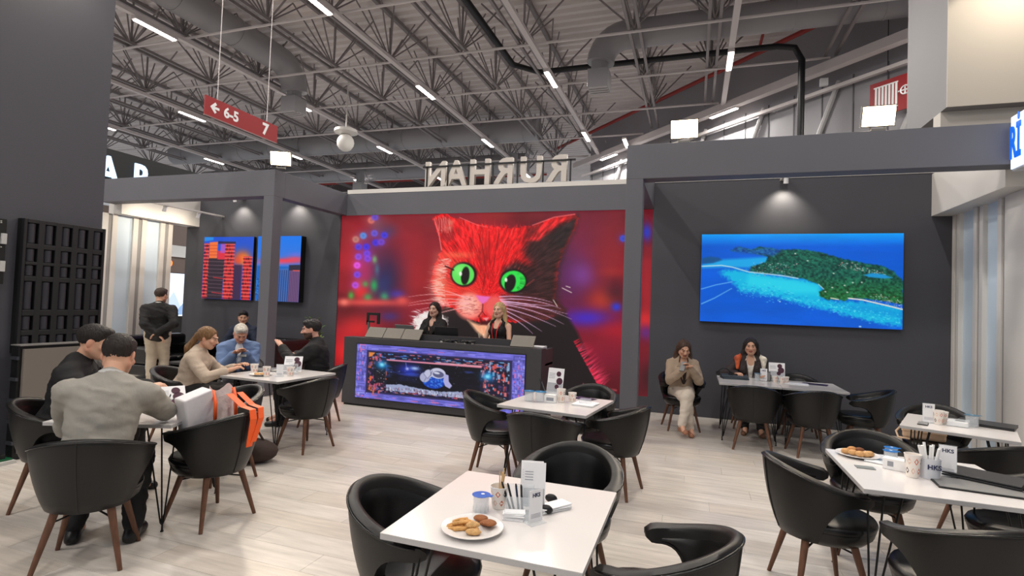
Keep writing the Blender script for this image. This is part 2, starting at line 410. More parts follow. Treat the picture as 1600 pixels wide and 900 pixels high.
# ducts
def duct(label, pts, r, group=None):
    t = thing('air_duct', label, 'duct'); P = [Vector(p) for p in pts]
    q = MB(); q.tube(P, r, 18); q.build('duct_pipe', M_duct, t, smooth=50)
    for i in range(len(P)-1):
        d = P[i+1]-P[i]; L = d.length; d.normalize()
        for s in np.arange(1.2, L-.2, 2.4):
            c = P[i]+d*s; MB().cone(c-d*.03, c+d*.03, r*1.035, n=18).build('joint_band', M_duct, t, smooth=40)
    return t
def diffuser(t, x, y, z):
    MB().cone((x, y, z+.6), (x, y, z+1.2), .30, n=16).build('drop_neck', M_duct, t, smooth=40)
    box('diffuser_box', (x-.36, y-.36, z-.05), (x+.36, y+.36, z+.6), M_duct, t, .02)
    for k in range(4): box('grille_slat', (x-.32, y-.33+.18*k, z-.08), (x+.32, y-.24+.18*k, z-.05), mat('grille_light', (176, 172, 172), .5), t)
def arc(c, a, b, n=6):
    c, a, b = Vector(c), Vector(a), Vector(b)
    return [c+(a-c)*math.cos(t*PI/2/n)+(b-c)*math.sin(t*PI/2/n) for t in range(n+1)]
d1 = duct('large grey air duct running back to a drop diffuser above the red sign', [(-16.1, 4, 11.2), (-16.1, 17, 11.2)]+arc((-16.1, 17, 10.2), (-16.1, 17, 11.2), (-16.1, 18, 10.2)), .52)
diffuser(d1, -16.1, 18, 9.35)
d2 = duct('grey air duct crossing the roof with a drop diffuser right of centre', [(6.4, 18.4, 11.1), (-2.4, 18.4, 11.1)]+arc((-2.4, 18.4, 10.2), (-2.4, 18.4, 11.1), (-3.3, 18.4, 10.2)), .48)
diffuser(d2, -3.32, 18.4, 9.3)
d3 = duct('long grey duct crossing the far roof above the mirrored letters', [(-34, 27.0, 11.0), (-8, 27.0, 11.0)], .6)
d4 = duct('farthest grey duct crossing the roof behind the mirrored letters', [(-38, 33.0, 10.9), (-10.5, 33.0, 10.9)], .65)
diffuser(d4, -22.5, 32.0, 9.2); diffuser(d3, -10.3, 29.5, 9.3)
for nm, pts, r in (('thin red fire pipe slanting along the eaves rail', [(-9, 33.5, 11.75), (13, 11.4, 11.75)], .09), ('red fire pipe across the far roof', [(-40, 36, 10.9), (-10, 36, 10.9)], .12), ('red fire pipe end running up beside the right lamp rail', [(2.1, 9, 11.6), (2.1, 21.5, 11.6)], .05)):
    tag(MB().tube(pts, r, 8).build('fire_pipe', M_redpipe, smooth=50), nm, 'pipe')
tag(MB().tube([(-6.8, 3, 10.86), (-6.8, 19.1, 10.86), (-6.0, 20, 10.86), (2.5, 20, 10.86), (3.05, 20, 10.75), (3.27, 20, 10.3), (3.27, 20, 0)], .11, 10).build('drain_pipe', mat('pipe_black', (22, 22, 24), .45), smooth=60), 'black drain pipe bending across the roof and down the hall wall', 'pipe')
# suspended red sign
rs = thing('hanging_sign', 'red hanging sign with arrow 6-5 and number 7', 'sign', (-8.0, 6.85, 4.71))
box('board', (-.025, 0, 0), (.0, 1.68, .335), M_red, rs)
box('lower_edge', (-.03, 0, -.012), (.003, 1.68, 0), mat('sign_edge', (150, 120, 118), .4), rs)
ar = MB(); F = Matrix(((0, 0, 1, .001), (1, 0, 0, 0), (0, 1, 0, 0), (0, 0, 0, 1)))
ar.prism([(.10, .17), (.20, .27), (.235, .235), (.19, .192), (.29, .192), (.29, .148), (.19, .148), (.235, .105), (.20, .07)], 0, .004, F)
ar.build('arrow', M_wht, rs)
text('number', '6-5', .25, .003, M_wht, rs, (.002, .55, .165), (PI/2, 0, PI/2), bold=.008)
text('number', '7', .30, .003, M_wht, rs, (.002, 1.36, .165), (PI/2, 0, PI/2), bold=.012)
for y in (.25, 1.4): MB().cone((-.012, y, .33), (-.012, y, 5.8), .007, n=6).build('hanger_rod', M_steel_l, rs)
# white ball speaker, camera dome
bs = thing('ball_speaker', 'white ball shaped speaker hanging below the far trusses', 'speaker', (-14.93, 20, 8.6))
MB().ell((0, 0, 0), (.38, .38, .4)).build('ball', M_white, bs, smooth=True)
MB().lathe([(.0, .62), (.5, .58), (.52, .45), (.3, .38), (0, .36)], 18).build('canopy', M_white, bs, smooth=40)
MB().cone((0, 0, .6), (0, 0, 3.75), .03).build('stem', M_white, bs)
# fire hose sign on the hall wall
fs = thing('fire_hose_sign', 'red fire hose sign with white reel symbol on hall wall', 'sign', (5.72, 19.5, 8.65), -PI/4)
box('board', (-.62, -.04, -.55), (.62, 0, .55), M_red, fs)
for k in range(7): box('hose_stripe', (-.46+.1*k, -.05, -.36), (-.40+.1*k, -.04, .36), M_wht, fs)
for z in (-.40, .36): box('hose_bar', (-.5, -.05, z), (.22, -.04, z+.04), M_wht, fs)
MB().tube([(.42+.13*math.cos(a*PI/8), -.045, .05+.13*math.sin(a*PI/8)) for a in range(16)], .02, 6, True).build('valve_ring', M_wht, fs)
box('valve_bar', (.22, -.05, .03), (.54, -.04, .07), M_wht, fs); box('valve_bar', (.40, -.05, -.06), (.44, -.04, .16), M_wht, fs)
MB().cone((-.1, -.02, .55), (-.1, -.02, 2.6), .012, n=6).build('hanger_rod', M_black, fs)
# tall neighbouring stand at the upper right
ts = struct(thing('wall_tall_stand', None, None, (4.05, 11.0, 0)))
Mts = mat('stand_white_paint', (196, 190, 182), .6)
box('hanging_box', (0, .02, 5.33), (6, 1.85, 9.0), mat('stand_side_shaded', (128, 126, 128), .6), ts); box('front_face', (0, 0, 5.33), (6, .02, 9.0), Mts, ts)  # white box: its shaded side is coloured grey, the lit front stays pale
a = MB(); pts = [(0.35+.0, 3.0)]+[(.35+2.65*(1-math.cos(t*PI/24)), 4.0+1.15*math.sin(t*PI/24)) for t in range(13)]+[(3.0, 5.33), (0, 5.33), (0, 3.0)]
a.prism(pts, .25, .55, Matrix(((1, 0, 0, 0), (0, 0, 1, 0), (0, 1, 0, 0), (0, 0, 0, 1))))
a.build('arch', Mts, ts)
box('side_wall', (.0, 1.6, 0), (6, 1.85, 5.33), Mts, ts)
light('stand_light', 'SPOT', (1.1, -1.1, 7.5), 130, (1, .86, .66), ts, .05, spot=1.9, blend=.25).rotation_euler = (math.radians(42), 0, 0)
# smoke detector box
tag(box('junction_box', (4.0, 20.85, 9.7), (4.25, 21.0, 9.95), M_wht), 'small white junction box below the eaves rail', 'junction box')

# ------------------------------------------------------------------ floodlights on the beams
def flood(loc, rz, label, tilt=-.5, power=FLOOD_POWER):
    t = thing('floodlight', label, 'floodlight', loc, rz)
    Mx = Matrix.Rotation(tilt, 4, 'X')
    MB().box((-.165, -.03, -.115), (.165, .03, .115), Matrix.Translation((0, 0, .15)) @ Mx).build('housing', M_black, t); hs = t.children[-1]
    MB().box((-.155, -.038, -.105), (.155, -.03, .105), Matrix.Translation((0, 0, .15)) @ Mx).build('lit_glass', M_flood, hs)
    for s in (-1, 1): MB().cone((s*.06, .02, 0), (s*.1, .01, .12), .008, n=6).build('bracket', M_grey, t)
    box('base_clamp', (-.07, -.03, -.02), (.07, .03, .0), M_grey, t)
    l = light('flood_beam', 'AREA', (0, -.05, .13), power, (1, .84, .64), t, .30, .2); l.data.spread = math.radians(150); l.rotation_euler = (-(PI/2-tilt), 0, 0)
    return t
flood((-6.45, 6.99, 3.745), .45, 'lit floodlight on top of the left pillar', .3, 45)
flood((-.16, 6.86, 3.745), 0, 'lit floodlight on the right beam near its pillar', .3)
flood((1.89, 6.86, 3.745), .0, 'lit floodlight on the right beam below the fire hose sign', .3)
sl = thing('wall_floodlight', 'floodlight high on the tall grey wall at the left', 'floodlight', (-6.25, 3.45, 5.35))
MB().box((0, -.1, -.07), (.3, .1, .0)).build('housing', M_black, sl); MB().box((.02, -.09, -.08), (.28, .09, -.07)).build('lit_glass', M_flood, sl.children[0])
l = light('flood_beam', 'SPOT', (.2, 0, -.12), 55, (1, .88, .7), sl, .08, spot=2.4, blend=.8); aim(l, (-.5, .1, -1))
def wallspot(x, yw, z, label):
    t = thing('wall_spot', label, 'spotlight', (x, yw, z))
    box('mount', (-.05, -.03, 0), (.05, .26, .02), M_white, t)
    MB().cone((0, 0, 0), (0, .03, -.09), .03, .035, 12).build('can', M_wht, t, smooth=40)
    l = light('spot_beam', 'SPOT', (0, .04, -.11), SPOT_POWER, (1, .9, .74), t, .03, spot=1.9, blend=.9); aim(l, (0, .55, -1))
    return t
for x, nm in ((1.25, 'small spotlight above the blue island screen'), (-9.2, 'small spotlight above the left tower screen'), (-7.75, 'small spotlight above the sunset skyline screen')):
    wallspot(x, YB-.26, 3.68, nm)
for y, nm in ((7.6, 'small spotlight aimed at the left fins, nearer one'), (8.35, 'small spotlight aimed at the left fins, farther one')):
    t = thing('fin_spot', nm, 'spotlight', (-9.75, y, 3.29))
    MB().cone((0, 0, 0), (-.03, 0, -.09), .03, .035, 12).build('can', M_wht, t, smooth=40); MB().box((-.03, -.03, 0), (.03, .03, .02)).build('mount', M_white, t)
    l = light('spot_beam', 'SPOT', (-.04, 0, -.11), SPOT_POWER*1.05, (1, .88, .7), t, .03, spot=2.4, blend=.9); aim(l, (-1, 0, -.7))
tag(box('spot_track', (-9.79, 7.24, 3.31), (-9.71, YB, 3.34), M_white), 'white spotlight track between the left beam and back wall', 'light track')
for x, nm in ((-.3, 'small spotlight near the right pillar under the beam'), (2.6, 'small spotlight at the right end under the beam')):
    pass


# mirrored letters of the stand behind
ms = thing('mirrored_letter_sign', 'mirrored white channel letters on a black frame above the cat screen', 'sign', (-3.52, 9.2, 3.80))
for i, (ch, xx, w) in enumerate((('R', 1.18, .62), ('U', .68, .58), ('R', .17, .62), ('H', -.32, .58), ('A', -.81, .58), ('N', -1.24, .58))):
    o = text('letter', ch, .66, .04, mat('letter_back', (196, 188, 180), .55), ms, (xx, 0, .27), (PI/2, 0, PI), bold=.018, sx=.95)
for z in (.02, .42): box('frame_bar', (-1.5, -.06, z), (1.5, -.03, z+.03), M_black, ms)
for x in (-1.42, -.98, -.55, -.06, .42, .9, 1.4): box('frame_post', (x, -.06, -.02), (x+.025, -.03, .44), M_black, ms)
box('long_rail', (-3.0, -.06, .0), (2.7, -.02, .03), M_black, ms)
# ------------------------------------------------------------------ tub chair
def sstep(t): t = max(0, min(1, t)); return t*t*(3-2*t)
def make_chair():
    root = thing('tub_chair', 'x', 'chair')
    TH = math.radians(122); NC = 48; ZB = .345
    def ztop(u): return .795-.135*sstep(u*.95)
    def zlow(u):
        if u < .54: return ZB
        t = (u-.54)/.46
        return ZB+(ztop(u)-.08-ZB)*(1-(1-t)**3.4)
    def R(z, u):
        t = max(0, (z-ZB)/(.795-ZB)); return .215+.105*t**.75+.012*math.sin(PI*t)
    def sq(u): return 1.0+.05*sstep((u-.6)/.4)
    vs = []; cols = []
    for i in range(NC+1):
        th = -TH+2*TH*i/NC; u = abs(th)/TH
        z0, z1 = zlow(u), ztop(u)
        e = max(0, (u-.93)/.07); shrink = math.sqrt(max(0, 1-e*e*.86))
        zm = (z0+z1)/2; z0, z1 = zm+(z0-zm)*shrink, zm+(z1-zm)*shrink
        tk = (.022+.012*sstep(u*1.4))*(.55+.45*shrink)
        sec = []
        for k in range(7): z = z0+(z1-z0)*(k/6)*.94+.012*(k == 0); sec.append((R(z, u), z))
        sec += [(R(z1, u)-.004, z1-.004), (R(z1, u)-tk, z1+.006), (R(z1, u)-2*tk+.004, z1-.004)]
        for k in range(6, -1, -1): z = z0+(z1-z0)*(k/6)*.94+.012*(k == 0); sec.append((R(z, u)-2*tk, z))
        sec += [(R(z0, u)-tk, z0)]
        cols.append([(r*math.sin(th)*sq(u), -r*math.cos(th)*(1.0 if abs(th) < PI/2 else 1.08), z) for r, z in sec])
    m = len(cols[0]); b = MB()
    fs = [(i*m+k, i*m+(k+1) % m, (i+1)*m+(k+1) % m, (i+1)*m+k) for i in range(NC) for k in range(m)]
    b.add([v for c in cols for v in c], fs+[tuple(range(m)), tuple(range(NC*m+m-1, NC*m-1, -1))])
    shell = b.build('backrest_shell', M_leather_d, root, smooth=60)
    def pad(a, c):
        u_ = 2*abs(a-.5)*.90; th = (2*a-1)*TH*.90; zl, zt = max(zlow(u_)+.02, .44), ztop(u_)-.045; zl = min(zl, zt-.012); z = zl+(zt-zl)*c
        tk = (.022+.012*sstep(u_*1.4)); bul = .014*math.sin(PI*min(1, max(0, c)))**.4*math.sin(PI*a)**.3; r = R(z, u_)-2*tk-bul+.003
        return (r*math.sin(th)*sq(u_), -r*math.cos(th)*(1.0 if abs(th) < PI/2 else 1.08), z)
    ip = MB(); ip.grid(pad, 40, 8); ip.build('inner_pad', M_leather, shell, smooth=True)
    s = MB(); s.lathe([(0, .328), (.15, .330), (.205, .345), (.24, .38), (.252, .42), (.25, .43)], 30, (0, .03, 0), sy=1.06); s.lathe([(.235, .425), (.254, .432), (.257, .45), (.246, .470), (.21, .480), (.1, .484), (0, .485)], 30, (0, .035, 0), sy=1.05)
    s.build('seat', M_leather, root, smooth=50)
    q = MB(); q.tube([((R(z, 0)+.001)*0, -R(z, 0)-.0005, z) for z in np.linspace(.37, .785, 8)], .0045, 6); q.build('back_seam', M_black, shell)
    p = MB(); pts = []
    for i in range(NC+1):
        th = -TH*.93+2*TH*.93*i/NC; u = abs(th)/TH; z = ztop(u)-.012; r = R(z, u)+.001
        pts.append((r*math.sin(th)*sq(u), -r*math.cos(th)*(1 if abs(th) < PI/2 else 1.08), z))
    p.tube(pts, .0055, 6); p.build('piping', M_leather, shell, smooth=True)
    for sx in (-1, 1):
        for sy in (-1, 1):
            MB().cone((sx*.135, sy*.13, .35), (sx*.215, sy*.205, 0), .022, .0125, 10).build('leg', M_walnut, root, smooth=40)
    w = MB()
    for a, c in (((-.15, -.145), (.15, .145)), ((.15, -.145), (-.15, .145))): w.tube([(a[0], a[1], .29), (0, 0, .325), (c[0], c[1], .29)], .006, 6)
    w.build('brace', M_blackm, root)
    return root
chair0 = make_chair(); _used = [False]
def chair(x, y, ang, label):
    o = chair0 if not _used[0] else copy_tree(chair0); _used[0] = True
    o.location = (x, y, 0); o.rotation_euler = (0, 0, math.radians(ang)); o['label'] = label; o['group'] = 'black tub chairs with wooden legs'
    return o
# ang: direction the chair faces, degrees counter-clockwise from away-from-viewer (+Y)
CH = [
 (-3.45, 2.32, 41, 'black tub chair carrying the man in the grey shirt'),
 (-4.60, 2.84, -52, 'black tub chair under the man in the black suit'),
 (-3.33, 3.08, 84, 'black tub chair holding the white and orange bag'),
 (-3.98, 3.78, 165, 'black tub chair across the table from the grey shirted man'),
 (-5.50, 4.62, -72, 'black tub chair under the woman in the beige sweater'),
 (-6.02, 5.92, -130, 'black tub chair under the white haired man'),
 (-3.98, 4.88, 82, 'empty black tub chair in front of the bearded man'),
 (-4.56, 5.84, 112, 'black tub chair under the bearded man in black'),
 (-1.78, 4.88, -80, 'black tub chair left of the middle table before the counter'),
 (-1.17, 4.40, -4, 'black tub chair with its back to us at the middle table'),
 (-.65, 4.95, 78, 'black tub chair right of the middle table before the pillar'),
 (-1.05, 5.72, 172, 'black tub chair behind the middle table with the flyer stand'),
 (-1.17, 2.23, -88, 'black tub chair left of the nearest table with cookies'),
 (-.66, 3.09, 178, 'black tub chair behind the nearest table with cookies'),
 (-.11, 2.30, 72, 'black tub chair at the bottom edge right of the nearest table'),
 (-.13, 7.93, -165, 'black tub chair under the woman looking at her phone'),
 (.80, 8.5, 180, 'black tub chair under the woman in the dark jacket'),
 (.73, 7.22, -6, 'black tub chair in front of the wall table, left of two'),
 (1.36, 7.22, 10, 'black tub chair in front of the wall table, right of two'),
 (1.42, 8.42, 178, 'empty black tub chair between the wall and its table'),
 (2.0, 7.6, 80, 'black tub chair at the right end of the wall table'),
 (.75, 3.70, -78, 'black tub chair left of the right table with the laptop'),
 (1.23, 4.48, 172, 'black tub chair behind the right table with the laptop'),
 (1.21, 3.07, 20, 'black tub chair with its back to us at the lower right corner'),
 (1.90, 3.98, 85, 'black tub chair at the right edge beside the laptop table'),
 (2.12, 4.98, 20, 'black tub chair with its back to us at the corner table'),
 (2.27, 6.34, 160, 'black tub chair behind the corner table holding the beige handbag'),
]
for c in CH: chair(*c)

# ------------------------------------------------------------------ table with hairpin legs
def make_table(x, y, rz, label, sx=.84, sy=.86):
    t = thing('square_table', label, 'table', (x, y, 0), math.radians(rz), 'white square tables with hairpin legs')
    hx, hy = sx/2, sy/2
    MB().box((-hx, -hy, .715), (hx, hy, .738)).build('table_core', M_edge, t, bevel=.002)
    MB().box((-hx, -hy, .738), (hx, hy, .740)).build('table_top', M_top, t)
    for a in (-1, 1):
        for b in (-1, 1):
            cx, cy = a*(hx-.07), b*(hy-.07); fx, fy = a*(hx-.05), b*(hy-.05); q = MB()
            tops = [(cx, cy-b*.13), (cx-a*.06, cy-b*.05), (cx-a*.13, cy)]
            for (ux, uy) in tops: q.tube([(ux, uy, .715), (fx+(ux-fx)*.1, fy+(uy-fy)*.1, .06), (fx, fy, .045)], .0055, 6)
            q.cone((fx, fy, .05), (fx, fy, .004), .006, n=6); q.cone((fx, fy, .006), (fx, fy, 0), .011, n=8)
            q.prism([(cx+a*.02, cy+b*.02), (cx-a*.14, cy+b*.02), (cx-a*.14, cy-b*.01), (cx-a*.01, cy-b*.14), (cx+a*.02, cy-b*.14)], .711, .715)
            q.build('leg', M_blackm, t)
    return t
make_table(-.735, 2.28, 0, 'nearest white table with cookies and flyers', .80, .86)
make_table(-1.19, 4.97, -7, 'white table in the middle before the counter', .84, .88)
make_table(.71, 7.86, 0, 'white table by the right wall in front of the dark haired woman', .73, .84)
make_table(1.445, 7.86, 0, 'white table by the right wall beside the empty chair', .73, .84)
make_table(1.305, 3.78, 0, 'white table at the right with closed laptop and branded cup', .84, .88)
make_table(2.2, 5.68, -22, 'white table at the right corner by the white fins', .76, .78)
make_table(-4.54, 5.06, -3, 'white table between the bearded man and the beige sweater woman', .88, .90)
make_table(-3.9, 2.98, 22, 'white table before the man in the grey shirt', .84, .84)

# ------------------------------------------------------------------ reception counter
CX0, CX1, CY = -5.15, -1.95, 7.1
ct = thing('reception_counter', 'dark grey reception counter with a lit screen front', 'counter', (0, 0, 0))
M_ct = mat('counter_grey', (62, 61, 64), .5)
box('front_panel', (CX0, CY, .03), (CX1, CY+.05, 1.03), M_ct, ct, .004)
box('end_panel', (CX1-.05, CY+.05, .03), (CX1, CY+.62, 1.03), M_ct, ct); box('end_panel', (CX0, CY+.05, .03), (CX0+.05, CY+.62, 1.03), M_ct, ct)
box('plinth', (CX0+.03, CY+.02, 0), (CX1-.03, CY+.6, .03), M_black, ct)
box('front_ledge', (CX0, CY, 1.03), (CX1, CY+.22, 1.05), M_ct, ct)
box('back_riser', (CX0+.28, CY+.22, 1.03), (CX1-.25, CY+.26, 1.14), M_ct, ct)
box('work_top', (CX0, CY+.22, .80), (CX1, CY+.62, .83), M_white, ct)
def slab(name, label, cat, x, w, y, m, tilt=1.0, d=.2, z=1.05):
    t = thing(name, label, cat, (x, y, z))
    Mx = Matrix.Rotation(tilt, 4, 'X')
    MB().box((-w/2, 0, 0), (w/2, d, .018), Mx).build('plate', m, t, bevel=.003)
    MB().box((-w/2+.03, .02, -.016), (w/2-.03, d-.03, 0), Mx).build('back_tray', M_black, t)
    return t
M_mod = mat('module_face', (122, 116, 108), .75, bump=.2, bscale=300)
for i, (x, lab) in enumerate(((-4.68, 'leftmost of three grey screen modules leaning on the counter'), (-4.36, 'middle one of three grey screen modules leaning on the counter'), (-4.04, 'rightmost of three grey screen modules leaning on the counter'), (-2.27, 'lone grey screen module leaning at the right counter end'))):
    slab('screen_module', lab, 'screen module', x, .31 if i < 3 else .34, CY+.09, M_mod, .85)
def laptop(loc, rz, label, m, open_=True, ang=1.9, scale=1):
    t = thing('laptop', label, 'laptop', loc, math.radians(rz)); w, d = .34*scale, .23*scale
    MB().box((-w/2, -d/2, 0), (w/2, d/2, .012)).build('keyboard_base', m, t, bevel=.003)
    if open_:
        Mx = Matrix.Translation((0, d/2, .012)) @ Matrix.Rotation(-(PI-ang), 4, 'X')
        Mx = Matrix.Translation((0, d/2, .012)) @ Matrix.Rotation(PI/2-.25+PI/2*0, 4, 'X')
        lid = MB().box((-w/2, 0, -.007), (w/2, d, 0), Mx).build('lid', m, t, bevel=.003)
        MB().box((-w/2+.01, .01, -.0085), (w/2-.01, d-.01, -.007), Matrix.Translation((0, d/2, .012)) @ Matrix.Rotation(PI/2-.25, 4, 'X') @ Matrix.Translation((0, 0, .0085))).build('display', M_black, lid)
        MB().cone((0, d*.62, .135*scale), (0, d*.625, .135*scale), .001, n=6)
    else:
        MB().box((-w/2, -d/2, .014), (w/2, d/2, .024)).build('lid', m, t, bevel=.003)
    return t
laptop((-4.30, CY+.52, 1.03), 180, 'open silver laptop behind the counter riser', mat('silver_laptop', (150, 150, 150), .35, metal=.6))
l2 = laptop((-3.55, CY+.50, 1.0), 180, 'open black laptop in front of the dark haired receptionist', M_laptop_d, scale=1.15)
for x, z in ((-4.30, .83), (-3.55, .83)):
    tag(box('laptop_riser', (x-.14, CY+.42, z), (x+.14, CY+.58, z+(.20 if x < -4 else .17)), M_black), 'black riser block under the %s laptop' % ('silver' if x < -4 else 'black'), 'riser')
st = thing('ring_stand', 'black square frame stand on the left of the counter', 'stand', (-5.0, CY+.42, .83))
MB().cone((0, 0, 0), (0, 0, .45), .022, n=10).build('pole', M_grey, st); MB().cone((0, 0, 0), (0, 0, .015), .08, n=16).build('foot', M_black, st)
for lo, hi in (((-.03, -.02, .56), (.20, .02, .60)), ((-.03, -.02, .40), (.0, .02, .56)), ((.165, -.02, .42), (.20, .02, .56)), ((-.03, -.02, .44), (.1, .02, .47))): box('frame_bar', lo, hi, M_black, st)
for k, x in enumerate((-3.42, -3.10)):
    c = thing('cable_bundle', ('left' if k == 0 else 'right')+' tangle of black connector cables on the counter ledge', 'cable', (x, CY+.11, 1.05)); r = random.Random(k)
    for i in range(6):
        pts = [(r.uniform(-.16, .16), r.uniform(-.06, .06), r.uniform(.008, .05)) for _ in range(7)]
        MB().tube(pts, .006, 5).build('cable', M_black, c, smooth=True)
    for i in range(5):
        p = (r.uniform(-.13, .13), r.uniform(-.05, .05), .0); box('plug', p, (p[0]+.03, p[1]+.015, .018), mat('plug_grey', (180, 178, 172), .4), c)
tag(box('counter_papers', (CX1-.24, CY+.3, .83), (CX1-.06, CY+.5, 1.06), M_paper), 'stack of white papers at the right counter end', 'papers')

# ------------------------------------------------------------------ lounge pieces in the left booth
def sofa(loc, rz, w, label, seatz=.42, back=.8, m=None):
    m = m or M_leather
    t = thing('leather_sofa', label, 'sofa', loc, math.radians(rz))
    box('base', (-w/2, -.4, .1), (w/2, .4, .3), m, t, .03); box('backrest', (-w/2, -.42, .3), (w/2, -.2, back), m, t, .06)
    for s in (-1, 1): box('armrest', (min(s*w/2, s*(w/2-.17)), -.4, .3), (max(s*w/2, s*(w/2-.17)), .4, .62), m, t, .05)
    n = max(1, round((w-.34)/.62)); cw = (w-.34)/n
    for k in range(n): box('seat_cushion', (-w/2+.17+k*cw+.005, -.2, .3), (-w/2+.17+(k+1)*cw-.005, .39, seatz), m, t, .04)
    for sx in (-1, 1):
        for sy in (-1, 1): box('foot', (sx*(w/2-.1)-.03, sy*.33-.03, 0), (sx*(w/2-.1)+.03, sy*.33+.03, .1), M_blackm, t)
    return t
sofa((-8.3, 8.45, 0), 180, 1.7, 'black leather sofa against the wall below the tower screen')
sofa((-9.75, 7.75, 0), -90, 1.3, 'black leather sofa beside the left fins and standing man')
sofa((-7.15, 7.85, 0), 90, .95, 'dark brown armchair seen right of the left pillar', .42, .86, mat('brown_leather', (44, 24, 24), .4))
cf = thing('coffee_table', 'low black coffee table beside the standing man', 'coffee table', (-8.35, 7.4, 0))
box('top', (-.5, -.3, .36), (.5, .3, .40), M_black, cf, .01); box('shelf', (-.46, -.26, .1), (.46, .26, .12), M_blackm, cf)
for sx in (-1, 1):
    for sy in (-1, 1): box('leg', (sx*.46-.025, sy*.26-.025, 0), (sx*.46+.025, sy*.26+.025, .36), M_blackm, cf)
pt = thing('potted_plant', 'green leafy plant behind the bearded man', 'plant', (-6.92, 8.66, 0))
MB().lathe([(.11, 0), (.15, .3), (.16, .34), (.13, .34), (.13, .3), (0, .3)], 16).build('pot', M_black, pt, smooth=40)
r = random.Random(5)
for k in range(9):
    a = r.uniform(0, 2*PI); top = Vector((.20*math.cos(a)*r.random(), .20*math.sin(a)*r.random(), r.uniform(.85, 1.24)))
    MB().tube([(0, 0, .3), (top.x*.4, top.y*.4, .6), top], .006, 5).build('stem', mat('stem_green', (64, 84, 40), .6), pt)
    for j in range(7):
        p = Vector((top.x, top.y, top.z-.07*j)); d = Vector((math.cos(a+j*2.2), math.sin(a+j*2.2), .5)).normalized(); sd = d.cross(Vector((0, 0, 1))).normalized()
        L_ = r.uniform(.07, .12)
        MB().add([p, p+d*L_*.5+sd*.028, p+d*L_, p+d*L_*.5-sd*.028, p+d*L_*.5+Vector((0, 0, .012))], [(0, 1, 4), (1, 2, 4), (2, 3, 4), (3, 0, 4)]).build('leaf', mat('leaf_green%d' % (j % 2), ((92, 124, 58), (130, 156, 84))[j % 2], .5), pt)
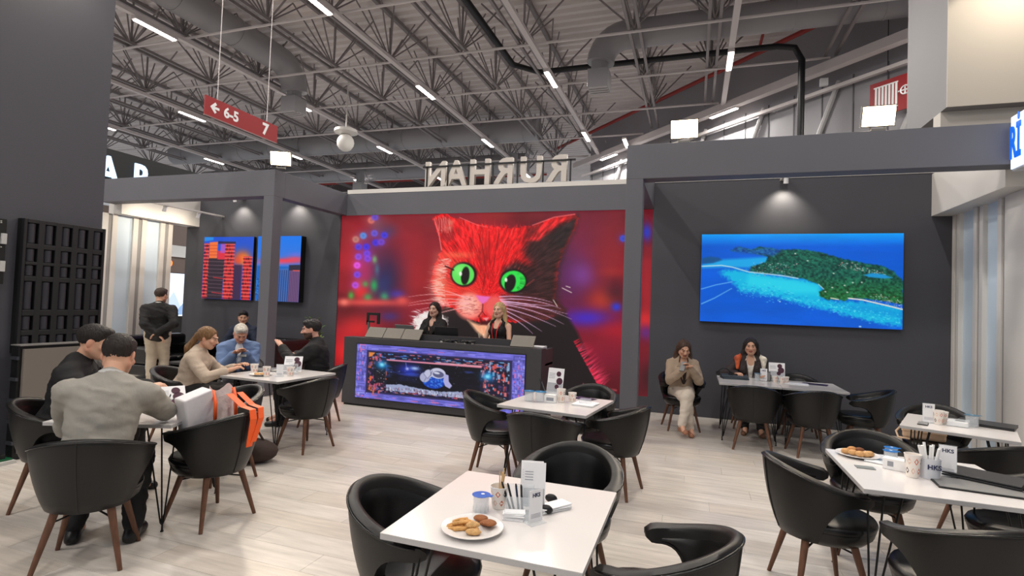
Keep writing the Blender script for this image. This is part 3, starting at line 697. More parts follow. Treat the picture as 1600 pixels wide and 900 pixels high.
# ------------------------------------------------------------------ picture painter for the lit screens
def homog(src, dst):
    A = []
    for (x, y), (u, v) in zip(src, dst):
        A += [[x, y, 1, 0, 0, 0, -u*x, -u*y, -u], [0, 0, 0, x, y, 1, -v*x, -v*y, -v]]
    return np.linalg.svd(np.array(A, float))[2][-1].reshape(3, 3)
class Paint:
    """a picture on a regular grid; motif coordinates are the four-corner frame handed in"""
    def __init__(s, nx, ny, corners, bg):
        s.nx, s.ny = nx, ny
        uvc = [(0, 0), (nx-1, 0), (nx-1, ny-1), (0, ny-1)]
        s.H = homog(uvc, corners); s.Hi = homog(corners, uvc)
        I, J = np.meshgrid(np.arange(nx), np.arange(ny))
        w = s.H @ np.stack([I.ravel(), J.ravel(), np.ones(I.size)])
        s.X = (w[0]/w[2]).reshape(ny, nx); s.Y = (w[1]/w[2]).reshape(ny, nx)
        s.U = I/(nx-1); s.V = J/(ny-1)
        s.C = np.empty((ny, nx, 3)); s.C[:] = np.array(bg, float)
        s.px = abs(s.X[ny//2, nx//2+1]-s.X[ny//2, nx//2])
    def sl(s, x0, y0, x1, y1):
        P = s.Hi @ np.array([[x0, x1, x1, x0], [y0, y0, y1, y1], [1, 1, 1, 1]], float); P = P[:2]/P[2]
        i0, i1 = int(max(0, P[0].min()-2)), int(min(s.nx, P[0].max()+3)); j0, j1 = int(max(0, P[1].min()-2)), int(min(s.ny, P[1].max()+3))
        return (slice(j0, max(j0, j1)), slice(i0, max(i0, i1)))
    def put(s, sl, a, col):
        a = a[..., None]; s.C[sl] = s.C[sl]*(1-a)+np.array(col, float)*a
    def blob(s, x, y, rx, ry, col, a=1, rot=0, p=2):
        k = 2.6 if p == 2 else 1.5; R = k*max(rx, ry); sl = s.sl(x-R, y-R, x+R, y+R)
        dx, dy = s.X[sl]-x, s.Y[sl]-y; c, n = math.cos(rot), math.sin(rot)
        u, v = (dx*c+dy*n)/rx, (-dx*n+dy*c)/ry
        s.put(sl, a*np.exp(-(u*u+v*v)**(p/2)), col)
    def ellipse(s, x, y, rx, ry, col, a=1, rot=0, soft=1.0):
        R = max(rx, ry)+soft+1; sl = s.sl(x-R, y-R, x+R, y+R); dx, dy = s.X[sl]-x, s.Y[sl]-y; c, n = math.cos(rot), math.sin(rot)
        u, v = (dx*c+dy*n)/rx, (-dx*n+dy*c)/ry
        d = (np.sqrt(u*u+v*v)-1)*min(rx, ry); s.put(sl, a*np.clip(.5-d/soft, 0, 1), col)
    def poly(s, pts, col, a=1, soft=1.2, jag=0):
        P = np.array(pts, float); m = soft+2+jag
        sl = s.sl(P[:, 0].min()-m, P[:, 1].min()-m, P[:, 0].max()+m, P[:, 1].max()+m)
        X, Y = s.X[sl], s.Y[sl]
        if X.size == 0: return
        if jag: X = X+jag*(noise2(X*.35, Y*.35, 3)-.5)*2; Y = Y+jag*(noise2(X*.35+9, Y*.35, 4)-.5)*2
        d = np.full(X.shape, 1e9); ins = np.zeros(X.shape, bool); n = len(P)
        for i in range(n):
            ax, ay = P[i]; bx, by = P[(i+1) % n]; ex, ey = bx-ax, by-ay
            t = np.clip(((X-ax)*ex+(Y-ay)*ey)/(ex*ex+ey*ey+1e-9), 0, 1)
            d = np.minimum(d, np.hypot(X-ax-t*ex, Y-ay-t*ey))
            if abs(ey) > 1e-9:
                c = ((ay > Y) != (by > Y)) & (X < ex*(Y-ay)/ey+ax); ins ^= c
        d = np.where(ins, -d, d); s.put(sl, a*np.clip(.5-d/soft, 0, 1), col)
    def line(s, pts, w, col, a=1, taper=0):
        P = np.array(pts, float); m = w+2
        sl = s.sl(P[:, 0].min()-m, P[:, 1].min()-m, P[:, 0].max()+m, P[:, 1].max()+m); X, Y = s.X[sl], s.Y[sl]
        if X.size == 0: return
        A = np.zeros(X.shape); n = len(P)-1
        for i in range(n):
            ax, ay = P[i]; ex, ey = P[i+1]-P[i]
            t = np.clip(((X-ax)*ex+(Y-ay)*ey)/(ex*ex+ey*ey+1e-9), 0, 1); d = np.hypot(X-ax-t*ex, Y-ay-t*ey)
            ww = w*(1-taper*(i+t)/n)
            A = np.maximum(A, np.clip((ww/2-d)/max(s.px, .8)+.5, 0, 1)*np.minimum(1, ww/s.px*1.2))
        s.put(sl, a*A, col)
    def curve(s, a, b, c, w, col, al=1, taper=0):
        s.line([[(1-t)**2*a[k]+2*t*(1-t)*b[k]+t*t*c[k] for k in (0, 1)] for t in np.linspace(0, 1, 7)], w, col, al, taper)
    def apply(s, name, o_pt, ux, uy, gain, parent):
        """vertices o_pt + u*ux + v*uy, v downwards"""
        o_pt, ux, uy = np.array(o_pt, float), np.array(ux, float), np.array(uy, float)
        V = (o_pt+s.U[..., None]*ux+s.V[..., None]*uy).reshape(-1, 3)
        k = np.arange(s.nx*s.ny).reshape(s.ny, s.nx)
        F = np.stack([k[:-1, :-1], k[1:, :-1], k[1:, 1:], k[:-1, 1:]], -1).reshape(-1, 4)
        me = bpy.data.meshes.new(name); me.vertices.add(len(V)); me.vertices.foreach_set('co', V.ravel())
        me.loops.add(F.size); me.loops.foreach_set('vertex_index', F.ravel()); me.polygons.add(len(F)); me.polygons.foreach_set('loop_start', np.arange(0, F.size, 4)); me.polygons.foreach_set('loop_total', np.full(len(F), 4))
        me.update(calc_edges=True)
        c = np.clip(s.C/255, 0, 1); c = np.where(c <= .04045, c/12.92, ((c+.055)/1.055)**2.4)
        at = me.color_attributes.new('picture', 'FLOAT_COLOR', 'POINT'); at.data.foreach_set('color', np.concatenate([c.reshape(-1, 3), np.ones((len(V), 1))], 1).ravel())
        me.materials.append(mat('lit_picture_%g' % gain, attr='picture', emit=gain, rough=.5, spec=.2))
        return obj(name, me, parent)
_T = np.random.RandomState(11).rand(256, 256)
def noise2(x, y, seed=0):
    x = x+seed*17.3; y = y+seed*5.7
    xi, yi = np.floor(x).astype(int), np.floor(y).astype(int); fx, fy = x-xi, y-yi; fx = fx*fx*(3-2*fx); fy = fy*fy*(3-2*fy)
    g = lambda a, b: _T[(yi+b) % 256, (xi+a) % 256]
    return (g(0, 0)*(1-fx)+g(1, 0)*fx)*(1-fy)+(g(0, 1)*(1-fx)+g(1, 1)*fx)*fy
def fbm(x, y, seed=0, o=4):
    v = 0; a = .5
    for i in range(o): v = v+a*noise2(x*2**i, y*2**i, seed+i); a *= .5
    return v/(1-.5**o)

# ---- the cat on the big video wall
def cat_picture():
    p = Paint(470, 250, [(533.5, 338), (1022, 326), (1012.5, 620), (521, 586)], (120, 22, 36))
    R = np.random.RandomState(4)
    n = fbm(p.X/70, p.Y/40, 1); p.C *= (.55+.9*n)[..., None]
    for x, y, rx, ry, c, a in ((560, 400, 40, 60, (214, 36, 46), .7), (640, 380, 60, 50, (160, 34, 44), .6), (650, 440, 40, 40, (200, 44, 46), .6), (590, 360, 30, 30, (176, 40, 52), .5), (930, 360, 40, 50, (122, 34, 58), .7), (890, 430, 45, 60, (92, 44, 110), .75), (915, 430, 20, 20, (122, 62, 150), .8), (960, 400, 30, 60, (150, 34, 42), .7), (1012, 450, 14, 60, (170, 34, 44), .8), (945, 470, 22, 18, (200, 60, 40), .8), (960, 425, 20, 8, (170, 44, 44), .7), (965, 455, 20, 20, (40, 26, 40), .6), (920, 498, 40, 14, (64, 40, 196), .9), (965, 480, 8, 7, (40, 60, 220), .9), (965, 520, 25, 20, (186, 30, 44), .7), (950, 560, 40, 30, (140, 26, 60), .6), (1012, 362, 8, 14, (40, 56, 190), .95), (1010, 500, 14, 14, (226, 44, 44), .8), (1010, 520, 12, 12, (90, 40, 130), .8), (1010, 590, 14, 26, (46, 26, 30), .9), (690, 345, 30, 14, (110, 40, 44), .5), (780, 335, 30, 10, (150, 44, 40), .6), (840, 334, 22, 10, (130, 40, 46), .5)):
        p.blob(x, y, rx, ry, c, a)
    # toy tree of blue and green lights
    for x, y, rx, ry, c, a in ((604, 436, 30, 50, (44, 34, 72), .95), (584, 410, 22, 50, (90, 50, 90), .5), (592, 352, 14, 14, (110, 84, 96), .6), (610, 362, 14, 12, (76, 60, 90), .7), (572, 430, 14, 40, (196, 50, 110), .6), (560, 455, 8, 16, (230, 80, 60), .6), (600, 450, 14, 20, (40, 60, 120), .6), (566, 462, 10, 10, (232, 40, 46), .9), (585, 450, 6, 10, (44, 170, 90), .9), (575, 470, 7, 7, (60, 170, 90), .9), (548, 467, 5, 7, (70, 180, 70), .9), (602, 468, 7, 7, (60, 160, 110), .9), (622, 464, 12, 7, (70, 56, 170), .8), (586, 408, 4, 6, (120, 190, 100), .9), (590, 424, 4, 10, (70, 130, 150), .6), (571, 448, 5, 5, (80, 170, 80), .8)):
        p.blob(x, y, rx, ry, c, a)
    p.blob(580, 478, 60, 6, (236, 84, 76), .9); p.blob(537, 478, 8, 6, (255, 130, 110), .9); p.blob(630, 474, 10, 7, (240, 90, 80), .8)
    for x, y, c in ((581, 345, (232, 120, 96)), (587, 340, (110, 80, 210)), (568, 370, (90, 150, 240)), (586, 366, (110, 90, 220)), (602, 369, (70, 60, 230)), (588, 381, (70, 50, 230)), (597, 380, (120, 70, 210)), (573, 388, (70, 50, 235)), (560, 388, (90, 60, 230)), (560, 404, (150, 80, 230)), (574, 399, (120, 70, 235)), (575, 407, (140, 70, 230)), (558, 418, (240, 90, 240)), (558, 433, (130, 70, 235)), (555, 450, (190, 80, 230)), (556, 376, (200, 130, 120)), (976, 372, (60, 80, 220))):
        p.blob(x, y, 9, 8, c, .35); p.ellipse(x, y, 5.4, 5.2, c, .9, soft=3); p.ellipse(x, y, 2.6, 2.4, tuple(v*.75 for v in c), .5, soft=2)
    p.blob(590, 505, 60, 20, (120, 30, 40), .6); p.blob(560, 520, 30, 20, (236, 44, 44), .7); p.blob(610, 500, 16, 8, (60, 50, 130), .7); p.blob(535, 560, 20, 30, (240, 40, 40), .8)
    p.blob(975, 590, 40, 34, (92, 22, 32), .75); p.blob(955, 540, 30, 16, (130, 26, 44), .6)
    # body in shade and dark chest
    p.poly([(660, 520), (700, 480), (830, 470), (880, 480), (905, 520), (930, 580), (945, 618), (640, 612), (610, 580)], (34, 26, 28), 1, 6)
    p.poly([(650, 505), (664, 490), (682, 488), (700, 500), (706, 545), (655, 545)], (240, 232, 226), .95, 4, 3)
    # head
    head = [(678, 340), (696, 334), (724, 343), (760, 352), (800, 356), (836, 353), (870, 340), (902, 334), (908, 342), (900, 362), (884, 392), (876, 418), (874, 440), (870, 468), (884, 486), (860, 500), (820, 505), (790, 508), (760, 512), (735, 500), (715, 488), (695, 480), (680, 462), (676, 440), (682, 415), (693, 392), (690, 372)]
    p.poly(head, (226, 22, 28), 1, 2, 2)
    # lit and shaded sides
    p.poly([(876, 350), (906, 336), (900, 362), (884, 392), (876, 418), (872, 468), (884, 486), (850, 482), (812, 470), (800, 440), (842, 432), (838, 410), (824, 392), (840, 374)], (50, 32, 32), .97, 14, 2)
    p.poly([(800, 470), (850, 478), (890, 484), (884, 492), (858, 503), (822, 507), (796, 500)], (66, 34, 34), .93, 8)
    p.poly([(786, 462), (830, 462), (872, 470), (884, 486), (850, 500), (800, 500), (790, 480)], (74, 34, 36), .85, 10)
    p.poly([(828, 356), (850, 352), (860, 400), (850, 470), (820, 462), (838, 430), (822, 400)], (66, 30, 32), .75, 16)
    p.poly([(790, 420), (810, 408), (840, 418), (850, 440), (836, 458), (800, 462), (786, 445)], (42, 26, 28), .9, 10)
    p.blob(858, 395, 26, 26, (48, 32, 32), .9); p.blob(856, 450, 22, 26, (58, 34, 34), .8); p.blob(825, 475, 26, 9, (120, 40, 40), .6)
    p.poly([(824, 376), (850, 352), (876, 342), (900, 337), (880, 348), (858, 362), (846, 376)], (232, 40, 44), .85, 5)
    p.poly([(860, 372), (884, 352), (904, 342), (896, 364), (884, 388), (870, 380)], (44, 32, 34), .9, 4)
    ang = np.arctan2(p.Y-470, p.X-765); rad = np.hypot(p.X-765, (p.Y-470)*1.1)
    fur = fbm(ang*52, rad/11, 9, 4)-.5; q = Paint.__new__(Paint); q.__dict__.update(p.__dict__); q.C = np.zeros(p.C.shape); q.poly(head, (1, 1, 1), 1, 3, 2); p.C *= (1+q.C[..., 0]*fur*1.15)[..., None]; p.C += (q.C[..., 0]*np.clip(fur-.08, 0, 1)*(p.X < 820))[..., None]*np.array((30, 110, 90))
    # left ear inside
    p.poly([(682, 344), (700, 338), (712, 352), (714, 372), (702, 382), (694, 372)], (150, 24, 32), .8, 5); p.poly([(704, 342), (713, 346), (708, 362), (702, 358)], (240, 150, 120), .6, 5)
    for k in range(14): x = 684+R.rand()*22; p.curve((x, 338+R.rand()*6), (x+2, 348), (x+6-R.rand()*8, 360+R.rand()*6), .9, (250, 130, 120), .7)
    p.line([(682, 342), (690, 372), (693, 392)], 1.4, (255, 140, 140), .8); p.line([(836, 352), (870, 339), (902, 334)], 1.6, (255, 110, 110), .8); p.line([(722, 340), (750, 352), (766, 355)], 1.4, (255, 120, 120), .7)
    # left cheek glow
    for x, y, rx, ry, c, a in ((690, 440, 12, 34, (255, 170, 140), .7), (700, 460, 16, 20, (255, 110, 80), .6), (720, 400, 26, 6, (255, 120, 80), .7), (705, 415, 14, 10, (252, 70, 56), .6), (735, 465, 22, 20, (255, 96, 70), .6), (770, 380, 30, 30, (236, 30, 32), .5), (760, 410, 10, 30, (160, 16, 22), .5)):
        p.blob(x, y, rx, ry, c, a)
    # fur strokes
    for k in range(760):
        x, y = R.uniform(690, 870), R.uniform(352, 490); dx, dy = (x-770)/70, (y-470)/60; L = R.uniform(5, 12)
        dark = x > 815 or R.rand() < .45; c = (110, 12, 18) if dark else (255, 92, 72)
        p.line([(x, y), (x+dx*L*.6, y+dy*L*.8)], .9, c, .42 if x < 815 else .22, .8)
    for k in range(120):
        t = R.rand(); x = 694-14*math.sin(t*PI*.9)+R.uniform(-2, 12); y = 405+t*80; p.line([(x+6, y), (x-R.uniform(6, 16), y+R.uniform(-4, 5))], 1.1, (255, 214, 196), .6, .9)
    for k in range(70): x = R.uniform(700, 850); p.line([(x, 354), (x+R.uniform(-2, 2), 347+R.rand()*4)], .9, (250, 40, 44), .6, .9)
    for k in range(110):
        x, y = R.uniform(648, 690), R.uniform(490, 545); p.line([(x, y), (x-R.uniform(6, 16), y+R.uniform(-8, 4))], 1.2, (250, 246, 244), .8, .9)
    for k in range(60): t = R.rand(); p.line([(905+t*36, 545+t*66), (914+t*38+R.uniform(0, 12), 540+t*66-R.uniform(2, 12))], 1.1, (255, 70, 110), .8, .8)
    for k in range(30): t = R.rand(); p.line([(900+t*38, 535+t*70), (908+t*36, 530+t*70)], 2.2, (230, 30, 60), .6, .8)
    # forehead stripes
    for k, (a, b, c) in enumerate((((752, 366), (760, 390), (764, 430)), ((768, 362), (768, 390), (770, 440)), ((784, 366), (778, 386), (776, 420)), ((738, 372), (744, 384), (750, 396)), ((798, 372), (790, 384), (786, 396)), ((762, 430), (760, 445), (757, 460)))): p.curve(a, b, c, 2.2, (110, 10, 16), .5, .6)
    # muzzle, nose, mouth
    p.ellipse(738, 482, 22, 21, (252, 128, 116), .97, soft=8); p.ellipse(736, 480, 16, 15, (255, 188, 170), .85, soft=12); p.ellipse(777, 482, 17, 18, (240, 96, 92), .95, soft=8)
    p.poly([(734, 504), (752, 511), (776, 504), (792, 515), (794, 552), (768, 538), (748, 522)], (255, 190, 150), .95, 5); p.poly([(750, 514), (778, 510), (784, 540), (764, 530)], (255, 150, 110), .5, 8)
    p.poly([(752, 496), (757, 505), (768, 503), (778, 500), (768, 512), (754, 511)], (60, 10, 16), .9, 3); p.poly([(757, 500), (768, 499), (764, 505)], (255, 190, 190), .7, 2)
    p.poly([(747, 464), (770, 466), (764, 474), (757, 478), (751, 471)], (236, 110, 190), 1, 2.5); p.line([(758, 478), (757, 490), (751, 498)], 2.0, (90, 14, 22), .7); p.line([(757, 490), (763, 497)], 1.6, (90, 14, 22), .6)
    for k in range(60): a, r_ = R.rand()*2*PI, math.sqrt(R.rand()); x, y = 739+20*r_*math.cos(a), 480+16*r_*math.sin(a); p.line([(x, y), (x-4, y+.8)], .9, (150, 40, 44), .5)
    for k in range(40): x, y = R.uniform(750, 790), R.uniform(512, 540); p.line([(x, y), (x+1, y+6)], .9, (255, 236, 200), .5)
    # eyes
    p.ellipse(728, 431, 21, 20, (40, 12, 16), 1, .12, 3); p.ellipse(727, 431, 17.5, 17, (96, 226, 92), 1, .1, 1.6)
    p.blob(720, 424, 8, 9, (150, 250, 130), .6); p.ellipse(730.5, 433, 6.6, 14.5, (22, 18, 18), 1, .12, 1.4); p.ellipse(723, 430, 2.2, 3.4, (250, 255, 240), .95, 0, 1); p.line([(699, 418), (712, 424)], 2.5, (40, 10, 14), .8)
    p.ellipse(806, 441, 22, 19.5, (26, 16, 16), 1, -.1, 3); p.ellipse(806, 441, 19, 16.5, (48, 224, 76), 1, -.1, 1.6)
    p.blob(798, 446, 6, 8, (150, 250, 150), .5); p.ellipse(801, 444, 8.4, 14, (24, 18, 18), 1, .25, 1.4); p.ellipse(794.5, 439, 2, 3.2, (255, 255, 240), .95, 0, 1)
    for k in range(26): a = R.uniform(-1.2, 1.2); p.line([(808+9*math.cos(a), 440+12*math.sin(a)), (806+18*math.cos(a), 440+15.5*math.sin(a))], .8, (16, 120, 40), .45)
    p.line([(826, 448), (838, 438)], 2.2, (150, 60, 60), .6)
    # whiskers
    for a, b, c in (((742, 468), (690, 458), (640, 468)), ((738, 473), (690, 466), (642, 478)), ((736, 478), (690, 478), (645, 492)), ((738, 483), (695, 488), (660, 505)), ((735, 470), (700, 455), (664, 452)), ((735, 476), (680, 474), (640, 482))): p.curve(a, b, c, 1.5, (255, 180, 180), .85, .6)
    for a, b, c in (((785, 470), (840, 466), (880, 484)), ((788, 474), (840, 474), (896, 500)), ((788, 478), (840, 484), (884, 508)), ((786, 482), (830, 492), (872, 512)), ((784, 466), (830, 462), (866, 474)), ((786, 484), (820, 500), (850, 520)), ((780, 488), (815, 502), (836, 524)), ((788, 476), (845, 480), (890, 492)), ((786, 472), (834, 478), (868, 480))): p.curve(a, b, c, 1.5, (244, 196, 236), .85, .6)
    for a, b in (((882, 451), (896, 458)), ((868, 470), (874, 480)), ((888, 448), (894, 450))): p.line([a, b], 1.2, (250, 236, 220), .8)
    p.line([(915, 606), (964, 611)], 3.2, (196, 92, 96), .55); p.line([(914, 602), (916, 609)], 2, (240, 150, 150), .6)
    return p
# ---- island with turquoise shallows
def island_picture():
    p = Paint(300, 150, [(1097, 367), (1409, 366), (1408, 515), (1093, 501)], (0, 92, 214))
    f = lambda x, y: (1080+x*.2125, 340+y*.2125)
    G = lambda L: [f(*q) for q in L]
    t = np.clip((p.V)/.14, 0, 1)[..., None]; p.C = np.array((10, 160, 250))*(1-t)+p.C*t
    p.C *= (.92+.16*fbm(p.X/60, p.Y/14, 2))[..., None]
    p.poly(G([(80, 345), (230, 310), (420, 300), (560, 290), (560, 340), (420, 370), (250, 365), (80, 372)]), (30, 176, 236), .9, 5)
    p.poly(G([(210, 400), (320, 380), (430, 400), (600, 430), (780, 450), (930, 490), (960, 540), (960, 600), (1120, 620), (1260, 620), (1540, 670), (1540, 800), (1350, 770), (1150, 720), (930, 660), (820, 640), (650, 590), (480, 560), (360, 540), (310, 480)]), (16, 190, 230), .95, 7, 3)
    p.poly(G([(420, 420), (760, 460), (930, 500), (930, 560), (760, 560), (560, 530), (400, 500)]), (50, 220, 240), .7, 10)
    p.poly(G([(1050, 640), (1300, 640), (1540, 690), (1540, 740), (1250, 700)]), (0, 150, 220), .7, 8)
    R = np.random.RandomState(2)
    for k in range(420):
        t = R.rand(); x = 330+t*1190; y = 520+t*235+R.randn()*28; q = f(x, y); p.line([q, (q[0]+R.uniform(.5, 2.4), q[1]+R.uniform(-.4, .4))], 1.0, ((120, 240, 250), (10, 120, 210))[R.rand() < .45], .55)
    isl = G([(290, 245), (340, 215), (440, 240), (500, 215), (560, 225), (640, 240), (760, 236), (860, 242), (960, 262), (1080, 300), (1250, 335), (1400, 360), (1480, 400), (1546, 470), (1546, 640), (1440, 620), (1300, 600), (1160, 590), (1120, 615), (1060, 600), (1000, 605), (940, 580), (930, 545), (965, 525), (930, 490), (860, 465), (770, 440), (640, 420), (520, 410), (420, 395), (440, 360), (540, 330), (560, 290), (480, 270)])
    p.poly(isl, (20, 84, 72), 1, 2, 1)
    p.poly(G([(290, 245), (340, 215), (440, 240), (560, 225), (660, 245), (600, 285), (480, 272), (380, 270)]), (24, 84, 176), .8, 5)
    n = fbm(p.X/3.2, p.Y/2.2, 5); m = np.zeros(n.shape); q = Paint.__new__(Paint); q.__dict__.update(p.__dict__); q.C = np.zeros(p.C.shape); q.poly(isl, (1, 1, 1), 1, 2, 1); m = q.C[..., 0]
    p.C += (m*(n-.5))[..., None]*np.array((50, 130, 90)); 
    lowb = np.clip((p.V-.45)/.3, 0, 1)*m; p.C += lowb[..., None]*np.array((14, 20, -26))
    p.poly(G([(80, 300), (140, 288), (200, 296), (226, 312), (160, 335), (80, 340)]), (22, 84, 140), .95, 3)
    p.line(G([(80, 358), (220, 352), (300, 365), (420, 400), (560, 415), (680, 430), (780, 448)]), 1.6, (210, 232, 232), .85)
    p.line(G([(1150, 594), (1250, 605), (1400, 640), (1546, 676)]), 2.0, (240, 232, 214), .95); p.line(G([(1020, 592), (1075, 602)]), 1.6, (236, 230, 214), .9); p.line(G([(930, 490), (968, 526)]), 1.2, (220, 230, 220), .8)
    for k in range(240):
        z = R.randint(3)
        if z == 0: x, y = 450+R.rand()*330, 330+R.rand()*100
        elif z == 1: t = R.rand(); x, y = 1080+t*340, 340+t*80+R.randn()*14
        else: t = R.rand(); x, y = 1310+t*230, 580+t*60+R.randn()*18
        a = f(x, y); p.ellipse(a[0], a[1], R.uniform(.4, 1.1), R.uniform(.3, .7), ((232, 238, 236), (214, 160, 150), (150, 190, 200))[R.randint(3)], .8, 0, .8)
    p.poly(G([(1260, 425), (1320, 410), (1400, 420), (1470, 445), (1400, 450), (1300, 440)]), (24, 150, 220), .95, 2)
    for x, y in ((980, 545), (1030, 515), (1040, 412), (1120, 500), (1180, 480), (1140, 550), (1245, 478), (760, 268), (850, 320)): a = f(x, y); p.ellipse(a[0], a[1], 1.4, .9, (226, 236, 220), .9)
    p.line(G([(75, 524), (180, 494), (300, 472)]), 1.2, (130, 200, 250), .8); p.line(G([(75, 632), (170, 590), (296, 520)]), 1.4, (120, 196, 250), .9, .3); a = f(1235, 800); p.ellipse(a[0], a[1], 2, 1, (210, 236, 250), .9); a = f(648, 617); p.ellipse(a[0], a[1], 1, .8, (230, 240, 250), .9)
    return p
# ---- counter front: violet frame round a dark space scene
def counter_picture():
    p = Paint(300, 112, [(0, 0), (300, 0), (300, 112), (0, 112)], (112, 108, 208)); R = np.random.RandomState(8)
    X, Y = p.X, p.Y
    p.C *= (.8+.4*noise2(X/14, Y/2.2, 2))[..., None]
    for k in range(260):
        s_ = R.randint(4); t = R.rand()
        x, y = ((R.rand()*300, R.rand()*16), (R.rand()*300, 96+R.rand()*16), (R.rand()*20, R.rand()*112), (280+R.rand()*20, R.rand()*112))[s_]
        w, h = (R.uniform(4, 16), R.uniform(1, 2.2)) if s_ < 2 else (R.uniform(1, 3), R.uniform(3, 10))
        p.poly([(x, y), (x+w, y), (x+w, y+h), (x, y+h)], ((150, 140, 240), (84, 90, 190), (236, 120, 170), (70, 64, 150), (170, 170, 250))[R.randint(5)], .8, .8)
    p.poly([(20, 12), (280, 12), (280, 100), (20, 100)], (50, 44, 86), 1, 1.5); p.poly([(24, 15), (276, 15), (276, 97), (24, 97)], (30, 28, 52), 1, 1.5)
    for k in range(520):
        s_ = R.randint(4)
        x, y = ((R.uniform(24, 270), R.uniform(15, 27)), (R.uniform(24, 270), R.uniform(84, 95)), (R.uniform(24, 58), R.uniform(16, 95)), (R.uniform(226, 274), R.uniform(16, 95)))[s_]
        w, h = (R.uniform(2, 9), R.uniform(.8, 2)) if s_ < 2 else (R.uniform(1, 4), R.uniform(2, 9))
        c = (((60, 110, 210), (120, 190, 240), (236, 120, 120), (40, 40, 90)), ((236, 150, 140), (200, 70, 90), (120, 110, 220), (60, 50, 80)), ((240, 110, 50), (60, 40, 60), (220, 90, 120), (110, 80, 130)), ((240, 90, 80), (250, 130, 130), (80, 60, 110), (150, 190, 230)))[s_][R.randint(4)]
        p.poly([(x, y), (x+w, y), (x+w, y+h), (x, y+h)], c, .85, .8)
    p.poly([(24, 16), (36, 16), (30, 24), (24, 26)], (250, 150, 70), .9, 1)
    p.line([(60, 29), (228, 29)], 3, (244, 150, 170), .95); p.line([(150, 27), (228, 27)], 2, (250, 180, 190), .8)
    p.poly([(60, 31), (228, 31), (228, 88), (60, 88)], (16, 16, 26), 1, 1)
    sl = p.sl(60, 31, 228, 88); n = fbm(X[sl]/26, Y[sl]/7, 6, 5); g = np.clip((n-.5)*4, 0, 1)*np.exp(-((Y[sl]-48)/16)**2); p.put(sl, g*.8, (70, 96, 200))
    p.blob(100, 46, 20, 12, (40, 60, 210), .8); p.blob(112, 42, 8, 3.5, (170, 200, 255), .95); p.blob(98, 44, 3, 3, (210, 210, 255), .9); p.line([(95, 32), (97, 44)], 1.4, (130, 140, 240), .7)
    for k in range(60): p.ellipse(R.uniform(62, 226), R.uniform(32, 82), .5, .5, (150, 170, 220), R.rand(), 0, .7)
    p.poly([(60, 80), (84, 77), (130, 82), (160, 84), (190, 80), (228, 84), (228, 92), (60, 92)], (176, 186, 224), .9, 1.5, 1)
    for k in range(150): x = R.uniform(60, 228); y = R.uniform(83, 92); p.line([(x, y), (x, y+R.uniform(1, 4))], 1, ((40, 36, 60), (230, 234, 250), (150, 70, 80))[R.randint(3)], .8)
    p.poly([(34, 40), (58, 42), (58, 78), (36, 78)], (22, 22, 34), .9, 1.5); p.poly([(214, 50), (222, 48), (224, 78), (212, 80)], (20, 18, 30), .85, 2)
    for k in range(16): p.ellipse(R.uniform(36, 57), R.uniform(44, 76), .8, .5, (210, 220, 236), .7, 0, .6)
    for x, y in ((50, 40), (240, 46)): p.blob(x, y, 11, 9, (20, 150, 230), .9); p.blob(x, y, 4.5, 4, (150, 240, 255), .95)
    # floating figure in a white suit holding a blue globe
    p.ellipse(147, 65, 20, 14, (22, 70, 190), 1, 0, 1.5)
    for k in range(120): a, r_ = R.rand()*2*PI, math.sqrt(R.rand()); x, y = 147+18*r_*math.cos(a), 65+12*r_*math.sin(a); p.line([(x, y), (x+R.uniform(-2, 3), y+R.uniform(-1.5, 1.5))], 1, ((70, 150, 250), (20, 50, 150), (120, 190, 255))[R.randint(3)], .8)
    p.ellipse(131, 58, 9, 10, (176, 178, 212), 1, .3, 1.2); p.ellipse(138, 50, 8, 8, (196, 198, 226), 1, .3, 1.2); p.ellipse(154, 48, 14, 10.5, (204, 204, 228), 1, .1, 1.2); p.ellipse(155, 50, 10, 6.5, (86, 88, 126), .95, .1, 1); p.ellipse(152, 47.5, 5.5, 2.2, (224, 226, 244), .9, .1, 1)
    p.line([(144, 44), (141, 54)], 1.2, (70, 70, 110), .8); p.line([(128, 50), (134, 58), (130, 66)], 1.1, (90, 90, 130), .7)
    p.poly([(166, 48), (173, 50), (174, 62), (180, 70), (176, 76), (168, 72), (164, 62)], (178, 176, 226), 1, 1.2); p.line([(140, 42), (142, 52), (136, 60)], 1, (70, 70, 110), .8)
    return p
